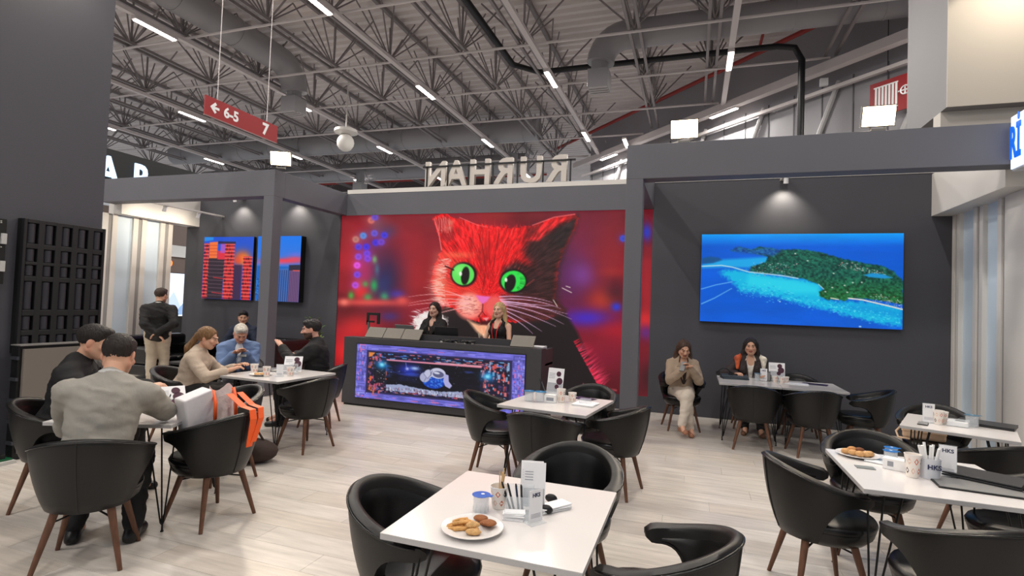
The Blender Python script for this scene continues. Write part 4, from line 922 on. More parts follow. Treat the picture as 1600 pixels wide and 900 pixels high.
def tower_picture():
    p = Paint(96, 116, [(0, 0), (96, 0), (96, 116), (0, 116)], (26, 84, 214)); R = np.random.RandomState(3)
    p.poly([(0, 0), (18, 0), (18, 6), (0, 8)], (30, 150, 240), .9, 2)
    p.blob(76, 38, 16, 14, (250, 110, 30), .95); p.blob(82, 44, 8, 8, (255, 190, 60), .9); p.blob(68, 44, 10, 8, (250, 80, 40), .8)
    p.poly([(58, 52), (76, 52), (76, 116), (56, 116)], (66, 40, 70), .95, 2)
    p.poly([(10, 38), (42, 40), (40, 116), (8, 116)], (52, 40, 52), 1, 2)
    def tower(x0, x1, y0, c, step):
        p.poly([(x0, y0), (x1, y0), (x1, 116), (x0, 116)], c, 1, 1.2); y = y0+2
        while y < 116:
            p.line([(x0-.5, y), (x1+.5, y)], 1.5, (250, 120, 110), .9); p.line([(x0, y+2.4), (x1, y+2.4)], 1.5, (96, 14, 30), .85)
            for k in range(3): x = R.uniform(x0, x1); p.line([(x, y+1), (x, y+4)], 1.4, (40, 16, 34), .7)
            y += step
    tower(1, 10, 12, (230, 44, 50), 6.5); tower(42, 60, 12, (226, 48, 52), 6.5); tower(78, 94, 36, (226, 44, 48), 6.5)
    p.poly([(11, 10), (27, 9), (27, 40), (11, 40)], (250, 120, 60), 1, 1.2)
    for y in (16, 22, 28, 34): p.line([(11, y), (27, y)], 1.2, (200, 50, 40), .7)
    p.poly([(28, 26), (42, 26), (42, 42), (28, 42)], (230, 50, 70), 1, 1.2); p.poly([(33, 10), (42, 10), (42, 30), (33, 30)], (180, 90, 200), .9, 1.5)
    p.poly([(28, 8), (62, 9), (62, 13), (28, 13)], (40, 30, 60), .9, 1)
    for y in range(46, 116, 7): p.line([(10, y), (42, y+.6)], 1, (140, 110, 120), .7)
    p.line([(22, 76), (42, 78)], 1.5, (230, 50, 60), .8); p.line([(20, 104), (42, 106)], 1.5, (230, 60, 70), .8)
    return p
def sunset_picture():
    p = Paint(80, 122, [(0, 0), (80, 0), (80, 122), (0, 122)], (20, 110, 236))
    t = np.clip(p.V/.4, 0, 1)[..., None]; p.C = np.array((12, 120, 240))*(1-t)+np.array((70, 120, 220))*t
    p.blob(50, 46, 40, 4.5, (250, 60, 70), .95); p.blob(70, 42, 16, 5, (240, 70, 90), .8); p.blob(30, 50, 30, 3, (230, 90, 140), .7); p.blob(70, 34, 14, 4, (120, 110, 220), .6)
    p.poly([(0, 56), (80, 57), (80, 122), (0, 122)], (16, 100, 190), .95, 3); R = np.random.RandomState(6)
    for k in range(160): x, y = R.uniform(0, 34), R.uniform(74, 122); p.line([(x, y), (x+R.uniform(-3, 3), y+R.uniform(-2, 2))], 1, ((30, 40, 70), (90, 170, 220), (20, 70, 130))[R.randint(3)], .8)
    p.poly([(18, 92), (24, 92), (24, 122), (16, 122)], (220, 60, 60), .9, 1.5)
    p.poly([(30, 62), (62, 60), (62, 122), (26, 122)], (60, 110, 190), 1, 1.5); p.line([(32, 62), (28, 122)], 3, (30, 170, 250), .9)
    for x in range(36, 62, 4): p.line([(x, 64), (x-1, 122)], 1.6, (34, 40, 84), .8)
    p.poly([(62, 62), (80, 62), (80, 122), (60, 122)], (120, 84, 130), 1, 1.5); p.poly([(60, 54), (80, 53), (80, 64), (60, 64)], (40, 40, 60), 1, 1.5)
    for x in range(63, 80, 3): p.line([(x, 66), (x-1, 122)], 1.2, (60, 44, 84), .8)
    p.line([(68, 64), (80, 64)], 2, (240, 90, 80), .8)
    return p
def screen(name, label, x0, x1, z0, z1, yb, yf, pic, gain, frame_m=None):
    t = thing(name, label, 'screen')
    box('case', (x0, yf+.004, z0), (x1, yb, z1), frame_m or M_black, t)
    pic.apply('picture', (x0, yf, z1), (x1-x0, 0, 0), (0, 0, z0-z1), gain, t)
    return t
screen('video_wall', 'large video wall showing a red lit cat with green eyes', LX0, LX1, LZ0, LZ1, YB+.06, YB+.02, cat_picture(), .96)
screen('island_screen', 'wide blue screen showing an island from the air', .10, 2.785, 1.50, 2.86, YB, YB-.07, island_picture(), .95)
screen('tower_screen', 'screen with red balcony towers on the left booth wall', -10.17, -8.80, 1.53, 2.87, YB, YB-.07, tower_picture(), .9)
screen('sunset_screen', 'screen with sunset skyline right of the left pillar', -8.62, -7.52, 1.53, 2.87, YB, YB-.14, sunset_picture(), .95)
# counter front screen (part of the counter)
cp = counter_picture(); cp.apply('front_screen', (-4.90, CY-.012, .955), (2.72, 0, 0), (0, 0, -.82), .9, ct.children[0])
box('screen_bezel', (-4.91, CY-.01, .125), (-2.17, CY+.001, .965), M_black, ct)
# ------------------------------------------------------------------ smooth-union field and surface extraction (for people)
class Field:
    def __init__(s, lo, hi, h):
        s.lo = np.array(lo, float); s.h = h; s.n = np.ceil((np.array(hi)-s.lo)/h).astype(int)+1
        s.V = np.full(tuple(s.n), .3)
    def _sub(s, lo, hi):
        a = np.maximum(0, np.floor((np.array(lo)-s.lo)/s.h).astype(int)); b = np.minimum(s.n, np.ceil((np.array(hi)-s.lo)/s.h).astype(int)+1)
        if (b <= a).any(): return None, None
        sl = tuple(slice(i, j) for i, j in zip(a, b))
        g = [s.lo[k]+s.h*np.arange(a[k], b[k]) for k in range(3)]
        return sl, (g[0][:, None, None], g[1][None, :, None], g[2][None, None, :])
    def _mix(s, sl, d, k):
        v = s.V[sl]; h = np.clip(.5+.5*(v-d)/k, 0, 1); s.V[sl] = v*(1-h)+d*h-k*h*(1-h)
    def cone(s, a, b, ra, rb=None, k=.02):
        rb = ra if rb is None else rb; a, b = np.array(a, float), np.array(b, float); m = max(ra, rb)+k+2*s.h
        sl, g = s._sub(np.minimum(a, b)-m, np.maximum(a, b)+m)
        if sl is None: return
        e = b-a; L = e@e+1e-12; q = [g[i]-a[i] for i in range(3)]
        t = np.clip((q[0]*e[0]+q[1]*e[1]+q[2]*e[2])/L, 0, 1)
        d = np.sqrt((q[0]-t*e[0])**2+(q[1]-t*e[1])**2+(q[2]-t*e[2])**2)-(ra+(rb-ra)*t)
        s._mix(sl, d, k)
    def _edist(s, g, c, r, M):
        q = [g[i]-c[i] for i in range(3)]
        if M is not None: q = [M[0][i]*q[0]+M[1][i]*q[1]+M[2][i]*q[2] for i in range(3)]
        l = np.sqrt((q[0]/r[0])**2+(q[1]/r[1])**2+(q[2]/r[2])**2); l2 = np.sqrt((q[0]/r[0]**2)**2+(q[1]/r[1]**2)**2+(q[2]/r[2]**2)**2)+1e-9
        return l*(l-1)/l2
    def ell(s, c, r, M=None, k=.02, cut=False):
        c = np.array(c, float); m = max(r)+k+2*s.h; sl, g = s._sub(c-m, c+m)
        if sl is None: return
        d = s._edist(g, c, r, M)
        if cut: v = -s.V[sl]; h = np.clip(.5+.5*(v-d)/k, 0, 1); s.V[sl] = -(v*(1-h)+d*h-k*h*(1-h))
        else: s._mix(sl, d, k)
    def half(s, p, n, k=.01):
        """keep only the side the normal points away from"""
        g = [s.lo[i]+s.h*np.arange(s.n[i]) for i in range(3)]
        d = (g[0][:, None, None]-p[0])*n[0]+(g[1][None, :, None]-p[1])*n[1]+(g[2][None, None, :]-p[2])*n[2]
        s.V = np.maximum(s.V, d)
    def surf(s):
        V = s.V; n = V.shape; I = V < 0
        acc = np.zeros((n[0]-1, n[1]-1, n[2]-1, 3)); cnt = np.zeros((n[0]-1, n[1]-1, n[2]-1)); quads = []
        for ax in range(3):
            o = [a for a in range(3) if a != ax]
            A = np.take(V, range(n[ax]-1), ax); B = np.take(V, range(1, n[ax]), ax)
            X = (A < 0) != (B < 0); idx = np.argwhere(X)
            if not len(idx): continue
            a, b = A[X], B[X]; t = a/(a-b)
            P = idx.astype(float); P[:, ax] += t
            for d0 in (0, -1):
                for d1 in (0, -1):
                    c = idx.copy(); c[:, o[0]] += d0; c[:, o[1]] += d1
                    ok = ((c >= 0) & (c < np.array(n)-1)).all(1)
                    np.add.at(acc, tuple(c[ok].T), P[ok]); np.add.at(cnt, tuple(c[ok].T), 1)
            q = []
            for d0, d1 in ((0, 0), (-1, 0), (-1, -1), (0, -1)):
                c = idx.copy(); c[:, o[0]] += d0; c[:, o[1]] += d1; q.append(c)
            q = np.stack(q, 1); ok = ((q >= 0) & (q < np.array(n)-1)).all((1, 2)); flip = (a < 0)[ok]; q = q[ok]
            if ax == 1: flip = ~flip
            q = np.where(flip[:, None, None], q, q[:, ::-1]); quads.append(q)
        m = cnt > 0; ids = -np.ones(cnt.shape, int); ids[m] = np.arange(m.sum())
        Vv = s.lo+s.h*(acc[m]/cnt[m][:, None])
        F = np.concatenate([ids[tuple(np.moveaxis(q, -1, 0))] for q in quads]) if quads else np.zeros((0, 4), int)
        return Vv, F
def np_mesh(name, parts, mats, colors=None):
    V = np.concatenate([p[0] for p in parts]); off = 0; Fs = []
    for v, f in parts: Fs.append(f+off); off += len(v)
    F = np.concatenate(Fs); me = bpy.data.meshes.new(name)
    me.vertices.add(len(V)); me.vertices.foreach_set('co', V.ravel()); me.loops.add(F.size); me.loops.foreach_set('vertex_index', F.ravel())
    me.polygons.add(len(F)); me.polygons.foreach_set('loop_start', np.arange(0, F.size, 4)); me.polygons.foreach_set('loop_total', np.full(len(F), 4))
    me.polygons.foreach_set('use_smooth', np.ones(len(F), bool)); me.update(calc_edges=True)
    if colors is not None:
        at = me.color_attributes.new('tone', 'FLOAT_COLOR', 'POINT'); at.data.foreach_set('color', np.concatenate([colors, np.ones((len(V), 1))], 1).ravel())
    me.materials.append(mats); return me
M_skin = mat('skin', attr='tone', rough=.5, spec=.35)
def rotm(rx=0, ry=0, rz=0): return np.array(Euler((rx, ry, rz)).to_matrix())
def ik(a, t, l1, l2, pole):
    a, t, pole = np.array(a, float), np.array(t, float), np.array(pole, float); d = t-a; L = min(np.linalg.norm(d), (l1+l2)*.995); u = d/np.linalg.norm(d); t = a+u*L
    x = (l1*l1-l2*l2+L*L)/(2*L); h = math.sqrt(max(0, l1*l1-x*x)); w = pole-u*(pole@u); w = w/(np.linalg.norm(w)+1e-9)
    return a+u*x+w*h, t
def person(label, loc, ang, hair, top, pants, pelvis_z=.54, lean=.1, side=0, twist=0, head=(0, 0, 0), hands=None, poles=None, ankles=None, kpoles=None, female=False, skin=(206, 160, 134), hairstyle='short', beard=False, sleeve=1.0, build=1.0, jacket=None, shoes=(24, 22, 22), collar=None, curl=.9, lanyard=None, scarf=None, scale=1.0, belt=False):
    """all joints in the person's own frame: +Y ahead, +X to the person's right"""
    t = thing('person', label, 'person', loc, math.radians(ang)); t.scale = (scale,)*3
    R = rotm(-lean, side, twist); P0 = np.array((0, 0, pelvis_z)); b = build
    TT = lambda p: P0+R @ np.array(p, float)
    sw = .165 if female else .19
    neck0, neck1 = TT((0, -.012, .44)), TT((0, .012, .512))
    RH = rotm(head[0], head[1], head[2]); HC = neck1+RH @ np.array((0, .022, .105)) if True else None
    HT = lambda p: HC+RH @ np.array(p, float)
    sh = [TT((s*sw, 0, .372)) for s in (-1, 1)]; hip = [P0+np.array((s*.088, 0, -.03)) for s in (-1, 1)]
    hands = hands or [(-.25, .2, pelvis_z+.1), (.25, .2, pelvis_z+.1)]; poles = poles or [(-.6, -.5, -.6), (.6, -.5, -.6)]
    el, wr = [], []
    for i in (0, 1): e, w = ik(sh[i], hands[i], .285, .255, poles[i]); el.append(e); wr.append(w)
    ankles = ankles or [(-.12, .42, .09), (.12, .42, .09)]; kpoles = kpoles or [(0, 1, .6)]*2
    kn, an = [], []
    for i in (0, 1): k_, a_ = ik(hip[i], ankles[i], .43, .42, kpoles[i]); kn.append(k_); an.append(a_)
    allp = np.array([P0, neck1, *sh, *el, *wr, *kn, *an]); lo, hi = allp.min(0)-.26, allp.max(0)+.26; lo[2] = max(lo[2], -.02)
    fw = .95 if female else 1.0
    def torso(F, g, bust=True):
        F.ell(TT((0, 0, .02)), (.155*b+g, .115*b+g, .12), R, .05); F.ell(TT((0, .01, .16)), (.14*b*fw+g, .105*b+g, .15), R, .05)
        F.ell(TT((0, .005, .31)), (.155*b*fw+g, .112*b+g, .165), R, .05); [(F.cone(TT((0, -.012, .42)), TT((s*(sw-.035), 0, .372)), .056+g, .058+g, .05), F.cone(TT((s*.02, -.015, .46)), TT((s*.10, -.005, .412)), .034+g, .040+g, .04)) for s in (-1, 1)]
        if female and bust:
            for s in (-1, 1): F.ell(TT((s*.07, .09, .29)), (.062+g, .055+g, .06+g), R, .03)
    def arms(F, g, frac=1.0):
        for i in (0, 1):
            f = .86 if female else 1
            F.cone(sh[i], el[i], .056*f*b+g, .043*f*b+g, .03)
            if frac > 0: e2 = el[i]+(wr[i]-el[i])*frac; F.cone(el[i], e2, .043*f*b+g, (.043-.015*frac)*f*b+g, .02)
    def legs(F, g, low=1.0):
        for i in (0, 1):
            F.cone(hip[i], kn[i], .088*b+g, .058*b+g, .04); F.cone(kn[i], kn[i]+(an[i]-kn[i])*.35, .058*b+g, .055+g*1.2, .03); F.cone(kn[i]+(an[i]-kn[i])*.35, kn[i]+(an[i]-kn[i])*low, .055+g*1.2, .04+g*1.4, .03)
    # ---- body (one mesh: trunk, limbs, head block, hand blocks)
    F = Field(lo, hi, .017); torso(F, -.006); arms(F, -.004); legs(F, -.006); F.cone(neck0, neck1+RH @ np.array((0, .0, .04)), .053 if not female else .046, k=.03)
    for i in (0, 1): F.cone(an[i], an[i]+np.array((0, .12, -.05)), .035, .03, .02)
    parts = [F.surf()]
    B = Field(HC-.16, HC+np.array((.16, .16, .17)), .0052 if not female else .0048)
    w_ = .93 if female else 1.0
    B.ell(HT((0, -.018, .03)), (.077*w_, .097, .088), RH, .02); B.ell(HT((0, .022, -.02)), (.067*w_, .078, .092), RH, .025)
    B.cone(HT((0, .055, -.088)), HT((0, .04, -.06)), .030*w_, .042, .03)
    for s in (-1, 1):
        B.cone(HT((s*.055*w_, .0, -.055)), HT((s*.022, .06, -.092)), .022, .018, .03)
        B.ell(HT((s*.042, .072, -.022)), (.024, .018, .018), RH, .02); B.ell(HT((s*.079*w_, -.008, -.008)), (.010, .02, .032), RH @ rotm(0, 0, s*.35), .006)
        B.ell(HT((s*.031, .101, .008)), (.017, .013, .012), RH, .012, cut=True); B.ell(HT((s*.031, .088, .007)), (.0135, .0125, .0115), RH, .003)
        B.cone(HT((s*.014, .098, .027)), HT((s*.046, .084, .026)), .0075, .006, .01)
    B.cone(HT((0, .094, .012)), HT((0, .118, -.028)), .008, .0125, .01)
    for s in (-1, 1): B.ell(HT((s*.012, .104, -.031)), (.009, .011, .008), RH, .006)
    B.cone(HT((-.015, .094, -.056)), HT((.015, .094, -.056)), .0075, k=.008); B.cone(HT((-.012, .092, -.067)), HT((.012, .092, -.067)), .0085, k=.006)
    B.cone(HC-RH @ np.array((0, .02, .05)), neck0+(neck1-neck0)*.4, .05 if not female else .044, .054 if not female else .046, .02)
    parts.append(B.surf())
    for i in (0, 1):
        s = 1 if i else -1; d = wr[i]-el[i]; d /= np.linalg.norm(d)
        up = np.array((0, 0, 1.)); pn_ = up-d*(up@d); pn_ /= np.linalg.norm(pn_)+1e-9; sd = np.cross(d, pn_)*1.0
        w0 = wr[i]; Hf = Field(w0+d*.09-.14, w0+d*.09+.14, .0055)
        for q in (-1.2, 0, 1.2): Hf.cone(w0+sd*.012*q, w0+d*.085+sd*.021*q, .015, .0135, .012)
        hs = .92 if female else 1
        for q, L in ((-1.5, .068), (-.5, .078), (.5, .074), (1.5, .058)):
            r0 = w0+d*.088+sd*.0195*q; c = curl*(.9+.1*q); d1 = d*math.cos(c*.5)-pn_*math.sin(c*.5); d2 = d*math.cos(c*1.2)-pn_*math.sin(c*1.2)
            r1 = r0+d1*L*.52*hs; r2 = r1+d2*L*.48*hs; Hf.cone(r0, r1, .0092, .0085, .006); Hf.cone(r1, r2, .0085, .0070, .003)
        tb = -s if True else s; sgn = -1 if np.dot(sd, np.array((1., 0, 0)))*(1 if i else -1) > 0 else 1
        th0 = w0+d*.03+sd*sgn*.022; th1 = th0+d*.035+sd*sgn*.026-pn_*.012; th2 = th1+d*.03-pn_*.006+sd*sgn*.004; Hf.cone(th0, th1, .013, .0105, .012); Hf.cone(th1, th2, .0105, .0085, .004)
        Hf.cone(w0-d*.03, w0+d*.01, .024*(.85 if female else 1), .021, .012); parts.append(Hf.surf())
    V = np.concatenate([p[0] for p in parts]); C = np.empty(V.shape); C[:] = lin(skin)
    q = (V-HC) @ RH; inh = (np.abs(q) < .135).all(1)
    def tint(msk, col, a=1.0): C[msk] = C[msk]*(1-a)+np.array(lin(col))*a
    fr = inh & (q[:, 1] > .055)
    tint(fr & (np.abs(q[:, 0]) < .026) & (np.abs(q[:, 2]+.0615) < .012) & (q[:, 1] > .082), (176, 92, 86) if female else (176, 112, 98), .8)
    tint(fr & (np.abs(q[:, 2]+.0615) < .0022) & (np.abs(q[:, 0]) < .024) & (q[:, 1] > .075), (90, 44, 42), .8)
    for s in (-1, 1):
        tint(fr & (np.abs(q[:, 0]-s*.046) < .022) & (np.abs(q[:, 2]+.028) < .016), (206, 120, 104), .22)
        tint(fr & (np.abs(q[:, 0]-s*.031) < .019) & (np.abs(q[:, 2]-.028+.12*np.abs(np.abs(q[:, 0])-.03)) < .005), tuple(v*.55 for v in hair) if sum(hair) > 330 else (36, 28, 24), .85)
        e = fr & (((q[:, 0]-s*.031)/.0125)**2+((q[:, 2]-.007)/.006)**2 < 1) & (q[:, 1] > .08); tint(e, (176, 158, 148), .8)
        tint(e & (((q[:, 0]-s*.031)**2+(q[:, 2]-.007)**2) < .0072**2), (34, 22, 18), 1)
        tint(fr & (np.abs(((q[:, 0]-s*.031)/.0155)**2+((q[:, 2]-.007)/.0085)**2-1.1) < .22) & (q[:, 2] > .006), (46, 30, 26), .8)
        tint(inh & (np.abs(q[:, 0]-s*.08) < .016) & (np.abs(q[:, 1]+.008) < .026), (214, 140, 118), .35)
    if beard: tint(inh & (q[:, 2] < -.034) & (q[:, 2] > -.125) & (q[:, 1] > -.012) & ~((np.abs(q[:, 2]+.061) < .008) & (np.abs(q[:, 0]) < .024)) & ((np.abs(q[:, 0]) > .03) | (q[:, 2] < -.045) | (np.abs(q[:, 2]+.043) < .007)), (30, 22, 20), .88)
    obj('body', np_mesh('body', parts, M_skin, C), t)
    # ---- clothing
    def cloth(name, m, fn, h=.0135, lo_=None, hi_=None):
        F = Field(lo if lo_ is None else lo_, hi if hi_ is None else hi_, h); fn(F); me = np_mesh(name, [F.surf()], m); n = len(me.vertices)
        co = np.empty(n*3); nr = np.empty(n*3); me.vertices.foreach_get('co', co); me.vertices.foreach_get('normal', nr); co = co.reshape(-1, 3); nr = nr.reshape(-1, 3)
        w = np.abs(fbm(co[:, 0]*7+co[:, 1]*5, co[:, 2]*15+co[:, 0]*4, 3, 3)-.5); co = co+nr*(.007-.05*w.clip(0, .2))[:, None]; me.vertices.foreach_set('co', co.ravel()); me.update(); return obj(name, me, t)
    def topfn(F, g=.010, frac=sleeve):
        torso(F, g, g > .015 or not jacket); arms(F, g+.003, frac) if frac >= 0 else None
        F.cone(TT((0, -.015, .42)), TT((0, -.008, .462)), .058, .052, .04)
        if female and hairstyle == 'long': F.ell(TT((0, .11, .45)), (.058 if g < .015 else .07, .10, .11 if g < .015 else .14), R, .012, cut=True)
    mt = mat('cloth_%02x%02x%02x' % top, top, .8, bump=.5, bscale=9, var=.05, vscale=6, stretch=(1.4, 1.4, .7))
    tn = 'shirt' if not female else 'blouse'
    if sleeve >= 0: cloth(tn, mt, topfn)
    else:
        def vest(F): torso(F, .008); [F.cone(TT((s*.085, .03, .40)), TT((s*.085, -.03, .40)), .06, k=.02) for s in (-1, 1)]; [F.ell(TT((s*.215, 0, .40)), (.10, .12, .12), R, .01, cut=True) for s in (-1, 1)]; F.ell(TT((0, .12, .46)), (.09, .10, .13), R, .01, cut=True)
        cloth('sleeveless_top', mt, vest)
    if jacket:
        mj = mat('jacket_%02x%02x%02x' % jacket, jacket, .75, bump=.4, bscale=8, var=.06, vscale=5)
        def jk(F):
            topfn(F, .021, 1.0); F.ell(TT((0, .0, -.05)), (.175*b, .14*b, .12), R, .05)
            F.ell(TT((0, .17, .33)), (.058, .15, .24), R, .012, cut=True); F.cone(TT((0, -.01, .5)), TT((0, .0, .62)), .001, k=.001)
        jko = cloth('jacket', mj, jk)
        L = MB()
        for s in (-1, 1):
            pts = [TT((s*.055, .105, .43)), TT((s*.105, .118, .36)), TT((s*.085, .14, .29)), TT((s*.02, .145, .17)), TT((s*.03, .135, .27)), TT((s*.045, .125, .36))]
            n = R @ np.array((0, .012, 0)); L.add([p for p in pts]+[p+n for p in pts], [(0, 1, 2, 3, 4, 5), (6, 7, 8, 9, 10, 11)]+[(k, (k+1) % 6, 6+(k+1) % 6, 6+k) for k in range(6)])
        L.build('lapels', mj, jko)
    if collar:
        mc = mat('collar_%02x%02x%02x' % collar, collar, .7); q = MB(); ring = []
        for k in range(17):
            a = -PI/2+.55-2*PI*(k/16)*.0+(2*PI-1.1)*k/16-PI/2*0+.55+PI*0
            a = PI/2+.42+(2*PI-.84)*k/16
            ring.append((math.cos(a), math.sin(a)))
        vs = []; 
        for (cx, sy) in ring:
            for rr, zz in ((.072, .430), (.069, .492), (.062, .495), (.060, .435)): vs.append(TT((cx*rr, sy*rr*1.02-.008, zz+.012*(-sy))))
        q.add(vs, [(k*4+j, k*4+(j+1) % 4, k*4+4+(j+1) % 4, k*4+4+j) for k in range(16) for j in range(4)]+[(3, 2, 1, 0), (64, 65, 66, 67)]); q.build('collar', mc, t, smooth=40)
    mp = mat('trousers_%02x%02x%02x' % pants, pants, .8, bump=.5, bscale=7, var=.06, vscale=5)
    cloth('trousers', mp, lambda F: (F.ell(TT((0, 0, .0)), (.162*b, .122*b, .11), R, .05), F.ell(P0+np.array((0, 0, -.03)), (.155*b, .12*b, .10), None, .05), legs(F, .012, .97)), .0145)
    if belt: q = MB(); q.tube([TT((.163*b*math.cos(a*PI/12), .122*b*math.sin(a*PI/12), .085)) for a in range(24)], .014, 6, True); q.build('belt', M_black, t, smooth=True)
    for i in (0, 1):
        fd = np.array(((1 if i else -1)*.12, 1, 0)); fd /= np.linalg.norm(fd); dn = np.array((0, 0, -1.))
        sm = mat('shoe_%02x%02x%02x' % shoes, shoes, .35); zz = an[i][2]; a0 = an[i]; fl = max(0.028, min(.06, zz-.03)) if zz < .16 else .06
        S_ = Field(a0-.25, a0+.25, .0085); S_.cone(a0+dn*.01, a0+dn*fl-fd*.03, .044, .034, .02); S_.cone(a0+dn*fl-fd*.035, a0+dn*(fl+.005)+fd*.15, .034, .034, .03); S_.cone(a0+dn*fl*.6+fd*.03, a0+dn*(fl+.005)+fd*.13, .03, .028, .02)
        if zz < .16: S_.half((0, 0, .004), (0, 0, -1))
        obj('shoe', np_mesh('shoe', [S_.surf()], sm), t)
    # ---- hair
    mh = mat('hair_%02x%02x%02x' % hair, hair, .5, bump=.8, bscale=45, var=.35, vscale=22, stretch=(3, 3, .5))
    Hh = Field(HC-np.array((.19, .24, .46)), HC+np.array((.19, .19, .17)), .0062)
    w2 = .082*w_
    if hairstyle == 'short':
        Hh.ell(HT((0, -.022, .040)), (w2+.004, .104, .092), RH, .01); Hh.ell(HT((0, .05, .092)), (.058, .045, .032), RH, .03)
        Hh.ell(HT((0, .12, -.012)), (.088, .085, .082), RH, .015, cut=True); Hh.ell(HT((0, .0, -.135)), (.13, .15, .088), RH, .02, cut=True)
        for s in (-1, 1): Hh.ell(HT((s*.09, .0, -.022)), (.03, .028, .05), RH, .01, cut=True)
        Hh.ell(HT((0, .01, -.02)), (.066, .075, .075), RH, .01, cut=True)
    else:
        Hh.ell(HT((0, -.022, .034)), (w2+.010, .108, .097), RH, .01)
        Hh.ell(HT((0, .128, -.010)), (.074, .09, .098), RH, .02, cut=True)
        if hairstyle == 'long':
            for s in (-1, 1):
                a0, a1, a2 = HT((s*.074, -.02, .03)), HT((s*.090, -.035, -.10)), TT((s*.112, .02, .41)); Hh.cone(a0, a1, .026, .032, .03); Hh.cone(a1, a2, .032, .036, .03); Hh.cone(a2, TT((s*.115, .085, .30)), .036, .012, .03)
                Hh.cone(HT((s*.045, -.07, 0)), TT((s*.06, -.07, .36)), .045, .03, .04)
            Hh.cone(HT((0, -.075, 0)), TT((0, -.085, .36)), .05, .04, .04)
        elif hairstyle == 'pony':
            Hh.ell(HT((0, -.11, .0)), (.03, .03, .03), RH, .02); Hh.cone(HT((0, -.115, 0)), TT((-.02, -.13, .44)), .03, .045, .03); Hh.cone(TT((-.02, -.13, .44)), TT((-.05, -.15, .26)), .045, .012, .03)
        Hh.ell(HT((0, .015, -.03)), (.064*w_, .078, .085), RH, .01, cut=True)
    v, f = Hh.surf()
    if len(f):
        nz = (fbm(v[:, 0]*75+v[:, 2]*8, v[:, 1]*75, 2, 3)-.5)*(.017 if hairstyle == 'long' else .008); ctr = HC; dirv = v-ctr; dirv /= np.linalg.norm(dirv, axis=1)[:, None]+1e-9
        obj('hair', np_mesh('hair', [(v+dirv*nz[:, None], f)], mh), t)
    if lanyard:
        q = MB()
        for s in (-1, 1): q.tube([TT((s*.05, .0, .465)), TT((s*.06, .11, .40)), TT((s*.045, .165, .30)), TT((s*.02, .15, .12))], .008, 5)
        q.build('lanyard', mat('lanyard_red', lanyard, .6), t, smooth=True)
        M4 = Matrix.Translation(TT((0, .155, .07))) @ Matrix(R.tolist()).to_4x4(); MB().box((-.045, -.003, -.06), (.045, .003, .06), M4).build('badge', M_wht, t)
    if scarf:
        for s, c in ((1, scarf), (-1, (226, 214, 196))):
            F = Field(sh[0 if s < 0 else 1]-.25, sh[0 if s < 0 else 1]+.25, .009); F.cone(TT((s*.10, -.06, .47)), TT((s*.17, .06, .44)), .04, .045, .02); F.cone(TT((s*.17, .07, .43)), TT((s*.17, .115, .30)), .04, .022, .02)
            obj('scarf', np_mesh('scarf', [F.surf()], mat('scarf_%02x%02x%02x' % c, c, .7, bump=.6, bscale=20, var=.4, vscale=14)), t)
    return t
# the people in the photograph
person('man in a grey shirt seen from behind, leaning on the near left table', (-3.45, 2.32, 0), 41, (34, 26, 22), (150, 146, 138), (18, 18, 20), pelvis_z=.57, lean=.33, side=.05, head=(-.42, 0, -.15), hands=[(-.12, .50, .80), (.06, .50, .80)], poles=[(-.5, -.3, -1), (1, .1, -.55)], ankles=[(-.16, .30, .09), (.16, .22, .09)], build=1.18, collar=(196, 196, 194), scale=1.07)
person('man in a black suit beside the grey shirted man', (-4.61, 2.84, 0), -50, (28, 22, 20), (20, 20, 22), (16, 16, 18), pelvis_z=.57, lean=.22, head=(-.30, 0, .0), hands=[(-.2, .48, .80), (.18, .46, .80)], poles=[(-1, -.2, -.9), (1, -.2, -.9)], build=1.1, jacket=(18, 18, 20), collar=(20, 20, 22), scale=1.06)
person('standing man in a black jacket with hands clasped behind his back', (-8.68, 6.76, 0), 46, (62, 46, 36), (226, 222, 214), (182, 168, 148), pelvis_z=.94, lean=-.02, head=(-.12, 0, -.55), hands=[(.02, -.17, .90), (.03, -.19, .95)], poles=[(-1, -.6, -.2), (1, -.6, -.2)], ankles=[(-.07, -.02, .09), (.10, .10, .09)], kpoles=[(0, 1, 0)]*2, scale=1.015, jacket=(20, 18, 18), collar=(224, 220, 212), build=1.1, shoes=(40, 30, 26), curl=.7)
person('woman in a beige sweater with a blonde ponytail, seen from behind', (-5.46, 4.62, 0), -58, (128, 94, 60), (186, 168, 150), (24, 22, 24), pelvis_z=.55, lean=.30, head=(-.25, 0, -.1), hands=[(-.15, .50, .80), (.16, .50, .79)], poles=[(-.6, -.1, -.8), (.8, -.2, -.9)], female=True, hairstyle='pony', build=1.2, sleeve=.75)
person('white haired man in a blue jacket looking down at his phone', (-6.0, 5.88, 0), -132, (196, 190, 180), (226, 228, 232), (40, 38, 44), pelvis_z=.56, lean=.34, head=(-.55, 0, .1), hands=[(-.07, .44, .86), (.08, .42, .84)], poles=[(-.4, -.4, -1), (.4, -.4, -1)], jacket=(96, 118, 156), collar=(228, 230, 234), skin=(190, 140, 116), build=1.08)
person('man in a navy jacket sitting on the sofa below the tower screen', (-8.30, 8.28, 0), -165, (30, 26, 26), (40, 48, 66), (30, 30, 36), pelvis_z=.56, lean=.16, head=(-.12, 0, .5), hands=[(-.22, .35, .62), (.22, .35, .62)], jacket=(38, 46, 66), build=1.1, scale=1.03)
